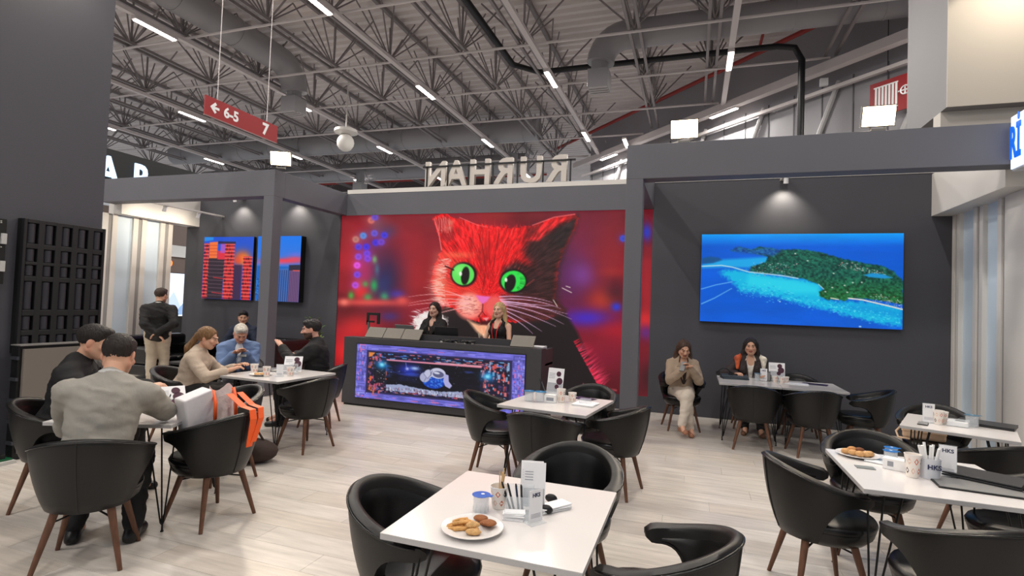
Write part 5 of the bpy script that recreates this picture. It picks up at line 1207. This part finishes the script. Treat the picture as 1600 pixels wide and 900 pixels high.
person('bearded man in a black suit gesturing at the table', (-4.58, 5.82, 0), 116, (24, 20, 20), (16, 16, 17), (16, 16, 18), pelvis_z=.56, lean=.14, head=(-.12, 0, .12), hands=[(-.02, .44, .93), (.26, .34, .82)], poles=[(-.5, -.3, -1), (.7, -.3, -.8)], ankles=[(-.10, .40, .09), (.12, .46, .09)], beard=True, jacket=(17, 17, 19), build=1.16, skin=(206, 158, 138), curl=.1, collar=(14, 14, 15), scale=1.05)
person('dark haired woman in a black blazer behind the counter', (-4.06, 8.02, 0), 176, (38, 28, 26), (44, 34, 34), (18, 18, 20), pelvis_z=.90, lean=.0, head=(0, 0, .1), hands=[(-.16, .33, .92), (.16, .33, .92)], ankles=[(-.09, .02, .09), (.09, .02, .09)], kpoles=[(0, 1, 0)]*2, female=True, hairstyle='long', jacket=(20, 18, 19), skin=(208, 166, 146), scale=1.0)
person('blonde woman in a black sleeveless top with red lanyard', (-2.90, 7.98, 0), 172, (196, 164, 118), (18, 18, 20), (18, 18, 20), pelvis_z=.91, lean=.0, head=(0, 0, .05), hands=[(-.17, .28, .87), (.17, .28, .87)], poles=[(-.5, -.6, -.7), (.5, -.6, -.7)], ankles=[(-.09, .02, .09), (.09, .02, .09)], kpoles=[(0, 1, 0)]*2, female=True, hairstyle='long', sleeve=-1, lanyard=(206, 40, 44), skin=(222, 176, 152), scale=1.015)
person('woman in a beige blazer looking at her phone, legs crossed', (-.13, 7.95, 0), -166, (74, 54, 42), (60, 50, 46), (206, 194, 180), pelvis_z=.555, lean=.06, head=(-.38, 0, .0), hands=[(-.04, .33, .90), (.06, .33, .88)], poles=[(-.6, -.2, -.9), (.6, -.2, -.9)], ankles=[(.10, .52, .15), (-.04, .42, .09)], kpoles=[(0, 1, 1.1), (0, 1, .7)], female=True, hairstyle='long', jacket=(168, 148, 128), shoes=(160, 110, 84), scale=.97)
person('dark haired woman in a dark jacket with an orange scarf at the wall table', (.80, 8.46, 0), 176, (38, 30, 28), (214, 206, 196), (24, 24, 26), pelvis_z=.56, lean=.02, head=(-.06, 0, .0), hands=[(-.2, .36, .80), (.2, .36, .80)], poles=[(-1, -.2, -.7), (1, -.2, -.7)], ankles=[(-.14, .46, .09), (.06, .42, .09)], female=True, hairstyle='long', jacket=(44, 34, 34), scarf=(184, 84, 48), shoes=(120, 84, 64), scale=1.0)
# ------------------------------------------------------------------ things on the tables
ZT = .741
def paper_cup(x, y, label, h=.085, r=.036, z=ZT, sticks=0):
    t = thing('paper_cup', label, 'cup', (x, y, z))
    cw = MB().lathe([(r*.7, 0), (r, h), (r*.95, h), (r*.68, .004), (0, .004)], 18).build('cup_wall', mat('cup_paper', (236, 228, 220), .6), t, smooth=40)
    q = MB(); rr = random.Random(int(x*1000))
    for k in range(7):
        for j in range(2):
            a = 2*PI*k/7+j*.4; zc = h*(.3+.42*j); w = .3; rad = lambda zz: r*(.7+.3*zz/h)+.0006; q.mi = (k+j) % 3
            P = lambda da, dz: (rad(zc+dz)*math.cos(a+da), rad(zc+dz)*math.sin(a+da), zc+dz)
            q.add([P(-w, 0), P(0, -h*.15), P(w, 0), P(0, h*.15)], [(0, 1, 2, 3)])
    q.build('cup_print', [mat('print_orange', (206, 96, 62), .6), mat('print_navy', (44, 48, 78), .6), mat('print_sand', (226, 190, 170), .6)], cw)
    MB().tube([(r*math.cos(a*PI/10), r*math.sin(a*PI/10), h) for a in range(20)], .0018, 5, True).build('rim', M_wht, t)
    for k in range(sticks):
        a = k*1.9; c = thing('stir_stick', 'wooden stir stick %s in %s' % (ORDN[k], label.replace('paper cup ', 'cup ', 1)), 'stir stick', (x, y, z+.006), 0, 'wooden stir sticks')
        MB().cone((0, 0, 0), (.012*math.cos(a)+.008, .012*math.sin(a)+.008, .14+.006*k), .003, n=5).build('stick', mat('pale_wood', (208, 176, 130), .6), c)
    return t
def water_cup(x, y, label, lid=(28, 92, 190), h=.075, s=1):
    t = thing('water_cup', label, 'cup', (x, y, ZT)); h *= s
    MB().lathe([(.028*s, 0), (.034*s, .012), (.035*s, h), (.0335*s, h), (.0325*s, .014), (.026*s, .004), (0, .004)], 20).build('cup_wall', M_glass, t, smooth=40)
    for k in range(10): a = 2*PI*k/10; MB().cone((.0345*s*math.cos(a), .0345*s*math.sin(a), .008), (.0352*s*math.cos(a), .0352*s*math.sin(a), .03), .003, .001, 5).build('facet', M_glass, t)
    MB().lathe([(0, 0), (.040*s, 0), (.041*s, .002), (.0, .003)], 20, (0, 0, h)).build('lid', mat('lid_%d_%d' % (lid[0], lid[2]), lid, .35, metal=.3), t, smooth=40); ld_ = t.children[-1]
    MB().box((.03*s, -.012*s, h), (.052*s, .012*s, h+.002)).build('lid_tab', mat('lid_%d_%d' % (lid[0], lid[2]), lid), ld_)
    MB().lathe([(0, 0), (.008, 0), (.008, .001), (0, .001)], 10, (.005, .005, h+.003)).build('lid_print', M_wht, ld_)
    return t
def plate(x, y, r, label):
    t = thing('plate', label, 'plate', (x, y, ZT))
    MB().lathe([(0, .003), (r*.6, .003), (r*.72, .010), (r, .016), (r, .0185), (r*.72, .0125), (r*.6, .0055), (0, .0055)], 36).build('dish', mat('plate_white', (226, 224, 222), .2), t, smooth=30)
    MB().tube([(r*math.cos(a*PI/18), r*math.sin(a*PI/18), .0175) for a in range(36)], .0018, 5, True).build('rim', mat('plate_white'), t, smooth=True)
    return t
def cookie_stick(x, y, a, label, L=.07, z=.012, c=(212, 160, 96)):
    t = thing('cookie_stick', label, 'cookie', (x, y, ZT+z), a, 'stick cookies on the plates')
    MB().tube([(-L/2, 0, 0), (-L/2+.004, 0, 0), (0, .003, .001), (L/2-.004, 0, 0), (L/2, 0, 0)], [.003, .0075, .008, .0075, .003], 8).build('dough', mat('dough_gold', c, .7, bump=.4, bscale=120, var=.15, vscale=60), t, smooth=True)
    return t
def round_cookie(x, y, label, r=.022, h=.014, c=(206, 160, 102), z=.008, e=1.4, a=0):
    t = thing('cookie', label, 'cookie', (x, y, ZT+z), a, 'round cookies on the plates')
    q = MB(); q.ell((0, 0, h*.5), (r*e, r, h*.62), 16, 8); rr = random.Random(int(x*9999))
    q.v = [(v[0]*(1+rr.uniform(-.05, .05)), v[1]*(1+rr.uniform(-.05, .05)), v[2]) for v in q.v]
    q.build('dough', mat('dough_%d' % c[0], c, .75, bump=.5, bscale=140, var=.2, vscale=60), t, smooth=True)
    return t
def sign_stand(x, y, rz, label, w=.075, h=.14, logo=True):
    t = thing('table_sign', label, 'table sign', (x, y, ZT), math.radians(rz))
    box('foot', (-w/2-.004, -.03, 0), (w/2+.004, .03, .004), M_glass, t)
    box('acrylic_sheet', (-w/2, -.003, .004), (w/2, .003, h), M_glass, t)
    box('paper', (-w/2+.003, -.0045, .006), (w/2-.003, -.0032, h-.003), M_paper, t)
    if logo: text('logo', 'HKS', h*.16, .0004, mat('logo_navy', (44, 50, 84), .6), t, (0, -.0052, h*.82), (PI/2, 0, 0), bold=.0008)
    for k in range(4): box('print_line', (-w*.34, -.0052, h*(.16+.035*k)), (w*.34, -.0046, h*(.17+.035*k)), mat('print_grey', (150, 152, 160), .6), t)
    return t
def phone(x, y, rz, label, z=ZT, tilt=0):
    t = thing('phone', label, 'phone', (x, y, z), math.radians(rz)); t.rotation_euler[0] = tilt
    MB().box((-.037, -.076, 0), (.037, .076, .008)).build('case', M_black, t, bevel=.004)
    MB().box((-.034, -.072, .008), (.034, .072, .009)).build('display', mat('phone_glass', (8, 9, 11), .08), t)
    return t
def flyer_holder(x, y, rz, label, w=.12):
    t = thing('flyer_holder', label, 'flyer holder', (x, y, ZT), math.radians(rz))
    box('base', (-w/2, -.06, 0), (w/2, .06, .004), M_glass, t); box('back_sheet', (-w/2, .035, .004), (w/2, .038, .12), M_glass, t); box('front_sheet', (-w/2, .0, .004), (w/2, .003, .075), M_glass, t)
    box('card_tray', (-w/2, -.058, .004), (w/2, -.055, .03), M_glass, t)
    for s in (-1, 1): box('side', (s*w/2-.0015, -.06, .004), (s*w/2+.0015, .038, .06), M_glass, t)
    return t
def flyer(x, y, z, rz, label, w=.10, h=.19, tilt=-.18, dark=True):
    t = thing('flyer', label, 'flyer', (x, y, z), math.radians(rz)); t.rotation_euler[0] = tilt
    box('sheet', (-w/2, 0, 0), (w/2, .003, h), M_paper, t)
    F = Matrix(((1, 0, 0, 0), (0, 0, -1, 0), (0, 1, 0, 0), (0, 0, 0, 1)))
    box('photo_print', (-w/2+.004, -.0008, h*.05), (w/2-.004, 0, h*.42), mat('print_grey_pale', (178, 180, 186), .6), t)
    if dark:
        for (cx, cz, r_) in ((.18, .78, .15), (.26, .5, .2), (.12, .28, .13)):
            MB().prism([(w*cx+w*r_*math.cos(a*PI/8), h*cz+w*r_*math.sin(a*PI/8)) for a in range(16)], .0008, .0018, F).build('round_print', mat('print_plum', (72, 34, 52), .6), t)
    for k in range(4): box('print_line', (-w*.42, -.0012, h*(.60+.06*k)), (-w*.05, 0, h*(.615+.06*k)), mat('print_grey', (150, 152, 160)), t)
    return t
def papers(x, y, rz, label, w=.15, d=.21, n=4, m=None, z=ZT, h=.003):
    t = thing('paper_stack', label, 'papers', (x, y, z), math.radians(rz))
    for k in range(n):
        o = MB().box((-w/2, -d/2, k*h), (w/2, d/2, k*h+h*.8)).build('sheet', M_paper if not m else m, t); o.rotation_euler = (0, 0, .06*(k % 3-1)); o.location = (.004*(k % 2), .003*(k % 3), 0)
    return t
def pen(x, y, z, dx, dy, label, c=(20, 22, 26), L=.115):
    t = thing('pen', label, 'pen', (x, y, z), 0, 'pens in the holders'); p = Vector((dx, dy, L))
    MB().cone((0, 0, 0), p*.9, .0048, n=8).build('barrel', mat('pen_%d_%d' % (c[0], c[2]), c, .35), t, smooth=40); MB().cone(p*.9, p, .005, .003, 8).build('cap', M_black, t)
    return t
# nearest table
plate(-.815, 2.015, .125, 'white plate of cookies on the nearest table')
rr = random.Random(2)
for k, (dx, dy, a, z) in enumerate(((-.055, .0, .9, .012), (-.045, -.02, .5, .012), (-.03, -.035, .4, .012), (-.01, -.03, .5, .012), (.0, .0, -.15, .013), (-.02, .015, -.1, .022), (-.04, .02, .9, .024), (.01, .02, -.5, .022), (.03, -.005, -.7, .020), (-.025, -.01, .6, .026))):
    cookie_stick(-.835+dx, 2.01+dy, a, '%s stick cookie on the nearest plate' % ORDN[k], z=z)
round_cookie(-.79, 1.965, 'oval sesame cookie at the front of the nearest plate', .021, .018, (204, 160, 104), .008, 1.5, .2)
round_cookie(-.805, 1.995, 'oval sesame cookie lying on the stick cookies', .021, .02, (204, 160, 104), .020, 1.4, .6)
for k, (dx, dy) in enumerate(((.055, .055), (.02, .075), (.075, .03))): round_cookie(-.83+dx, 2.015+dy, '%s chocolate chip cookie at the back of the nearest plate' % ORDN[k], .028, .016, (150, 92, 52), .008+.006*k, 1.1)
water_cup(-.853, 2.20, 'sealed water cup with blue lid on the nearest table')
paper_cup(-.80, 2.285, 'paper cup with stir sticks on the nearest table', .095, .042, sticks=5)
flyer_holder(-.69, 2.24, 14, 'clear flyer holder with cards and pens on the nearest table')
flyer(-.645, 2.30, ZT+.02, 14, 'tall flyer in the holder on the nearest table', tilt=-.12, dark=False)
flyer(-.66, 2.315, ZT+.02, 14, 'second tall flyer behind the first in the nearest holder', tilt=-.16, dark=False)
papers(-.70, 2.19, 14, 'stack of white cards in the tray on the nearest table', .09, .05, 6, h=.005)
pen(-.72, 2.262, ZT+.006, -.035, .0, 'black pen leaning left in the nearest holder'); pen(-.70, 2.264, ZT+.006, -.02, .006, 'dark blue pen in the nearest holder', (20, 44, 70)); pen(-.685, 2.268, ZT+.006, -.01, .0, 'upright black pen in the nearest holder', (26, 28, 30)); pen(-.735, 2.258, ZT+.006, -.05, .01, 'black pen leaning farthest in the nearest holder')
sign_stand(-.605, 2.19, 55, 'acrylic table sign on the nearest table')
papers(-.575, 2.36, -38, 'fanned stack of flyers on the nearest table', .07, .16, 6, h=.004)
for k, (x, y) in enumerate(((-.60, 2.44), (-.585, 2.30))):
    t = thing('card_clip', ('dark' if k == 0 else 'grey')+' clip beside the fanned flyers on the nearest table', 'clip', (x, y, ZT)); MB().ell((0, 0, .02), (.03, .015, .02), 10, 6).build('clip_body', M_black, t, smooth=True)
# middle table
water_cup(-1.455, 4.90, 'left water cup with blue lid on the middle table', (30, 130, 190), s=1.25); water_cup(-1.352, 4.915, 'right water cup with blue lid on the middle table', (30, 130, 190), s=1.25)
nb_ = thing('napkin_box', 'small white card box on the middle table', 'box', (-1.25, 4.93, ZT)); box('carton', (-.055, -.03, 0), (.055, .03, .075), M_wht, nb_, .002); box('label_print', (-.035, -.031, .02), (.035, -.03, .05), mat('print_grey'), nb_)
paper_cup(-1.165, 4.99, 'tall stack of paper cups on the middle table', .125, .042); paper_cup(-1.075, 5.08, 'single paper cup right of the cup stack, middle table', .085, .04)
flyer_holder(-1.28, 5.12, -12, 'flyer holder on the middle table', .16); flyer(-1.27, 5.13, ZT+.05, -12, 'flyer with plum circles standing on the middle table', .17, .25)
pen(-1.345, 5.08, ZT+.03, -.07, .02, 'black pen in the holder on the middle table', L=.16); pen(-1.33, 5.08, ZT+.03, -.06, .0, 'grey pen in the holder on the middle table', (90, 92, 96), L=.15)
papers(-.93, 4.98, -7, 'white note pad stack on the middle table', .2, .22, 5); tag(MB().box((-.985, 4.96, ZT+.015), (-.885, 5.05, ZT+.05)).build('clear_case', M_glass), 'small clear plastic case on the note pads', 'case')
papers(-1.0, 5.30, -20, 'dark printed brochure at the back of the middle table', .21, .15, 1, mat('brochure_dark', (54, 44, 70), .4, var=.6, vscale=9))
# wall table
for k in range(2):
    laptop((.56, 8.03, ZT+.026*k), 8-6*k, ('lower' if k == 0 else 'upper')+' closed laptop in the pile on the wall table', mat('blue_grey_laptop', (74, 84, 92), .4, metal=.4), False)
hp = thing('headphones', 'black headphones on the laptop pile', 'headphones', (.43, 8.0, ZT+.052)); MB().tube([(.08*math.cos(a*PI/8), .0, .085*math.sin(a*PI/8)) for a in range(9)], .007, 6).build('headband', M_black, hp, smooth=True)
for s in (-1, 1): MB().cone((s*.08, -.02, .015), (s*.08, .02, .015), .03, n=12).build('ear_cup', M_black, hp, smooth=40)
water_cup(.845, 7.98, 'water glass on the wall table', (60, 120, 160), .10); sign_stand(.925, 7.99, 0, 'white table sign on the wall table', .09, .17)
t = thing('desk_phone', 'upright dark phone on the wall table', 'phone', (.985, 8.0, ZT)); MB().box((-.025, -.006, 0), (.025, .006, .13)).build('case', M_black, t, bevel=.004); MB().box((-.022, -.007, .008), (.022, -.006, .122)).build('display', mat('phone_glass'), t)
flyer_holder(1.10, 8.08, 0, 'flyer holder on the wall table', .15); flyer(1.10, 8.09, ZT+.05, 0, 'flyer with plum circles on the wall table', .2, .2)
for k, (x, y) in enumerate(((1.06, 7.93), (1.13, 7.86), (1.19, 7.93))): paper_cup(x, y, '%s paper cup in the cluster on the wall table' % ('left', 'front', 'right')[k], .085, .038)
papers(1.30, 7.92, -6, 'white papers on the wall table', .3, .21, 2); papers(1.55, 8.05, -12, 'dark brochure on the wall table', .3, .2, 1, mat('brochure_dark'))
phone(-.13+.02, 7.95-.36, -20, 'white phone in the hands of the woman with crossed legs', .90, .9)
# laptop table at the right
plate(1.045, 4.09, .125, 'white plate of cookies on the laptop table')
for k, (dx, dy) in enumerate(((-.07, .01), (-.035, -.01), (.0, -.03), (.035, -.02), (.06, .0), (-.03, .03), (.01, .02))): round_cookie(1.05+dx, 4.09+dy, '%s cookie on the laptop table plate' % ORDN[k], .026, .03, ((206, 158, 104), (206, 158, 104), (206, 158, 104), (212, 166, 112), (212, 166, 112), (196, 140, 86), (120, 70, 40))[k], .008+.012*(k > 4), 1.15)
water_cup(1.20, 4.0, 'small water cup with blue lid on the laptop table', (20, 110, 190)); water_cup(1.235, 4.10, 'second blue lidded water cup behind, on the laptop table', (20, 110, 190))
t = thing('cutlery_wrap', 'clear wrapped napkin beside the cookie plate', 'napkin', (1.14, 3.95, ZT), -.5); MB().box((-.09, -.03, 0), (.09, .03, .012)).build('wrap', mat('wrap_white', (226, 230, 232), .2), t, bevel=.005)
tag(MB().box((.96, 3.77, ZT), (1.06, 3.83, ZT+.004)).build('key_card', mat('card_grey', (120, 126, 126), .4)), 'small grey card lying on the laptop table', 'card')
t = thing('sachet_box', 'white sachet box on the laptop table', 'box', (1.195, 3.84, ZT), -.45); box('carton', (-.075, -.035, 0), (.075, .035, .065), M_wht, t, .002); box('label_print', (-.05, -.036, .02), (-.02, -.035, .05), mat('print_grey'), t)
paper_cup(1.225, 3.715, 'nested paper cups on the laptop table', .13, .042)
t = thing('straw_holder', 'white branded holder full of straws on the laptop table', 'holder', (1.315, 3.74, ZT))
MB().lathe([(.050, 0), (.055, .115), (.051, .115), (.047, .005), (0, .005)], 24).build('holder_wall', mat('holder_white', (206, 208, 214), .4), t, smooth=40)
text('logo', 'HKS', .036, .002, mat('logo_navy'), t, (0.006, -.0535, .07), (PI/2, 0, -.1), bold=.001)
for k in range(7):
    a = 2*PI*k/7; c = thing('straw', '%s wrapped straw in the branded holder' % ORDN[k], 'straw', (1.315, 3.74, ZT+.006), 0, 'wrapped straws'); MB().cone((.012*math.cos(a), .012*math.sin(a), 0), (.05*math.cos(a), .05*math.sin(a), .17+.008*(k % 3)), .0075, n=8).build('straw_tube', M_wht, c, smooth=40)
sign_stand(1.425, 3.80, -18, 'branded acrylic table sign on the laptop table', .085, .185)
t = thing('tablet', 'dark glass tablet lying under the laptop', 'tablet', (1.50, 3.64, ZT), math.radians(-6)); MB().box((-.2, -.12, 0), (.2, .12, .008)).build('case', M_black, t, bevel=.003); MB().box((-.19, -.11, .008), (.19, .11, .009)).build('display', mat('phone_glass'), t)
laptop((1.60, 3.82, ZT+.01), -32, 'closed dark laptop on the tablet at the right table', M_laptop_d, False, scale=1.05)
papers(1.40, 4.02, 6, 'white flyers behind the table sign on the laptop table', .2, .14, 2)
# corner table
phone(1.925, 5.62, -22, 'black phone lying on the corner table')
sign_stand(2.0, 5.72, -14, 'branded acrylic table sign on the corner table', .09, .17)
paper_cup(2.06, 5.68, 'stacked paper cups on the corner table', .12, .04); paper_cup(2.115, 5.74, 'second paper cup stack on the corner table', .105, .038)
t = thing('glass_bowl', 'clear packaged box on the corner table', 'box', (2.19, 5.66, ZT), -.4); box('clear_cover', (-.08, -.04, 0), (.08, .04, .06), M_glass, t, .004); box('packets', (-.07, -.03, .002), (.07, .03, .04), M_wht, t, .004)
water_cup(2.315, 5.72, 'blue lidded water cup on the corner table', (70, 120, 150), s=1.3)
laptop((2.47, 5.85, ZT), -30, 'closed dark laptop on the corner table', M_laptop_d, False, scale=1.15); papers(2.32, 5.92, -22, 'white papers at the back of the corner table', .3, .1, 3)
t = thing('handbag', 'beige handbag on the chair behind the corner table', 'handbag', (2.16, 6.28, .485), math.radians(-20))
MB().box((-.17, -.07, 0), (.17, .07, .16)).build('bag_body', mat('beige_leather', (206, 176, 148), .5), t, bevel=.03, seg=3); MB().box((-.175, -.078, .07), (.175, -.06, .165)).build('flap', mat('beige_leather'), t, bevel=.008); MB().tube([(-.17, 0, .12), (-.22, -.02, .05), (-.2, -.06, -.0), (-.1, -.1, .004)], .01, 6).build('strap', mat('beige_leather'), t, smooth=True)
# table of the bearded man
paper_cup(-4.83, 4.98, 'paper cup left of the plate at the bearded man table', .10, .045); paper_cup(-4.50, 4.82, 'paper cup in front of the plate, bearded man table', .11, .042); paper_cup(-4.33, 5.0, 'paper cup right of the flyer, bearded man table', .10, .045)
plate(-4.62, 4.86, .12, 'white plate with snacks at the bearded man table')
for k, (dx, dy) in enumerate(((-.05, .0), (0, .03), (.04, -.01), (-.01, -.04))): round_cookie(-4.62+dx, 4.86+dy, '%s cookie on the bearded man table plate' % ORDN[k], .025, .018)
sign_stand(-4.38, 4.89, 25, 'small table sign at the bearded man table', .08, .14, False)
flyer_holder(-4.44, 5.12, 10, 'flyer holder at the bearded man table', .16); flyer(-4.42, 5.13, ZT+.03, 30, 'grey photo flyer at the bearded man table', .2, .19, -.5)
water_cup(-4.56, 5.12, 'blue lidded water cup at the bearded man table', (40, 130, 190)); water_cup(-4.62, 5.22, 'second blue lidded water cup at the bearded man table', (40, 130, 190))
laptop((-4.82, 5.20, ZT), 40, 'closed grey laptop at the bearded man table', mat('silver_laptop', (150, 150, 150), .35, metal=.6), False)
phone(-5.62, 5.60, 40, 'dark phone held by the white haired man', .86, .5)
# near left table
sign_stand(-3.82, 3.14, 40, 'white branded table sign at the near left table', .13, .16)
flyer_holder(-3.76, 3.06, 40, 'flyer holder at the near left table', .16); flyer(-3.70, 3.03, ZT+.03, 60, 'glossy dark flyer leaning right at the near left table', .2, .2, -.75); papers(-3.62, 3.12, 30, 'dark brochure beside the bag at the near left table', .16, .2, 1, mat('brochure_dark'))
for k, (x, y) in enumerate(((-3.90, 3.1), (-3.84, 3.02), (-3.95, 3.02))): paper_cup(x, y, '%s paper cup at the near left table' % ('middle', 'right', 'left')[k], .09, .04)
pen(-3.78, 3.0, ZT+.02, .02, .0, 'black pen in the near left table holder'); pen(-3.75, 3.02, ZT+.02, .03, .01, 'grey pen in the near left table holder', (90, 92, 96))
# bag on the chair
bg = thing('gift_bag', 'white paper bag with orange ribbons on the black chair', 'bag', (-3.40, 3.10, .485), math.radians(84))
mb_ = mat('bag_white', (228, 226, 230), .5, bump=.3, bscale=8); mo = mat('ribbon_orange', (246, 96, 36), .55)
def sheet(pts_a, pts_b, th=.006):
    q = MB(); n = len(pts_a); A = [Vector(p) for p in pts_a]; B_ = [Vector(p) for p in pts_b]; o = Vector((0, th, 0))
    q.add(A+B_+[p+o for p in A]+[p+o for p in B_], [(i, i+1, n+i+1, n+i) for i in range(n-1)]+[(2*n+i, 3*n+i, 3*n+i+1, 2*n+i+1) for i in range(n-1)]+[(0, n, 3*n, 2*n), (n-1, 3*n-1, 4*n-1, 2*n-1)]+[(i, 2*n+i, 2*n+i+1, i+1) for i in range(n-1)]+[(n+i, n+i+1, 3*n+i+1, 3*n+i) for i in range(n-1)]); return q
MB().box((-.16, -.04, 0), (.06, .07, .47), Matrix.Rotation(-.26, 4, 'Y') @ Matrix.Rotation(.12, 4, 'X')).build('paper_bag', mb_, bg, bevel=.01)
q = MB(); q.grid(lambda u, v: ((.02+.12*math.cos(2*PI*u))*(1+.12*math.sin(5*PI*u+v*4))*(1-.15*v)+.05, (-.03+.07*math.sin(2*PI*u))*(1-.2*v), .02+v*.43+.025*math.sin(6*PI*u)*v), 36, 10)
q.build('plastic_bag', mat('bag_print', (230, 216, 214), .3, bump=.6, bscale=14, var=.12, vscale=10), bg, smooth=True)
for x0, x1, zt in ((-.05, -.03, .40), (.12, .14, .40)):
    MB().tube([(x0, -.125, .22), (x0, -.12, .36), (x0+.02, -.06, zt+.04), (x1+.03, .03, zt), (x1+.02, .05, .30)], .013, 6).build('ribbon', mo, bg, smooth=True)
sheet([(.02, -.14, .42), (.015, -.30, .345), (.01, -.405, .335), (.005, -.425, .27), (.0, -.40, .07)], [(.075, -.14, .42), (.07, -.30, .345), (.062, -.405, .335), (.058, -.425, .27), (.05, -.40, .07)]).build('ribbon_tail', mo, bg)
sheet([(.11, -.14, .42), (.09, -.30, .35), (.08, -.407, .34), (.07, -.43, .27), (.03, -.408, .10)], [(.16, -.14, .42), (.14, -.30, .35), (.125, -.407, .34), (.115, -.43, .27), (.075, -.408, .10)]).build('ribbon_tail', mo, bg)
# brown bag on the floor behind the bag chair
t = thing('floor_bag', 'brown soft bag on the floor under the chairs at left', 'bag', (-4.1, 4.25, 0), .3); q = MB(); q.ell((0, 0, .11), (.26, .15, .12), 16, 10); q.v = [(v[0], v[1], max(0, v[2])) for v in q.v]; q.build('bag_body', mat('brown_cloth', (62, 48, 44), .8, bump=.4, bscale=12), t, smooth=True); MB().tube([(-.12, 0, .2), (-.08, 0, .29), (.06, 0, .29), (.12, 0, .2)], .012, 6).build('handle', mat('brown_cloth'), t, smooth=True)
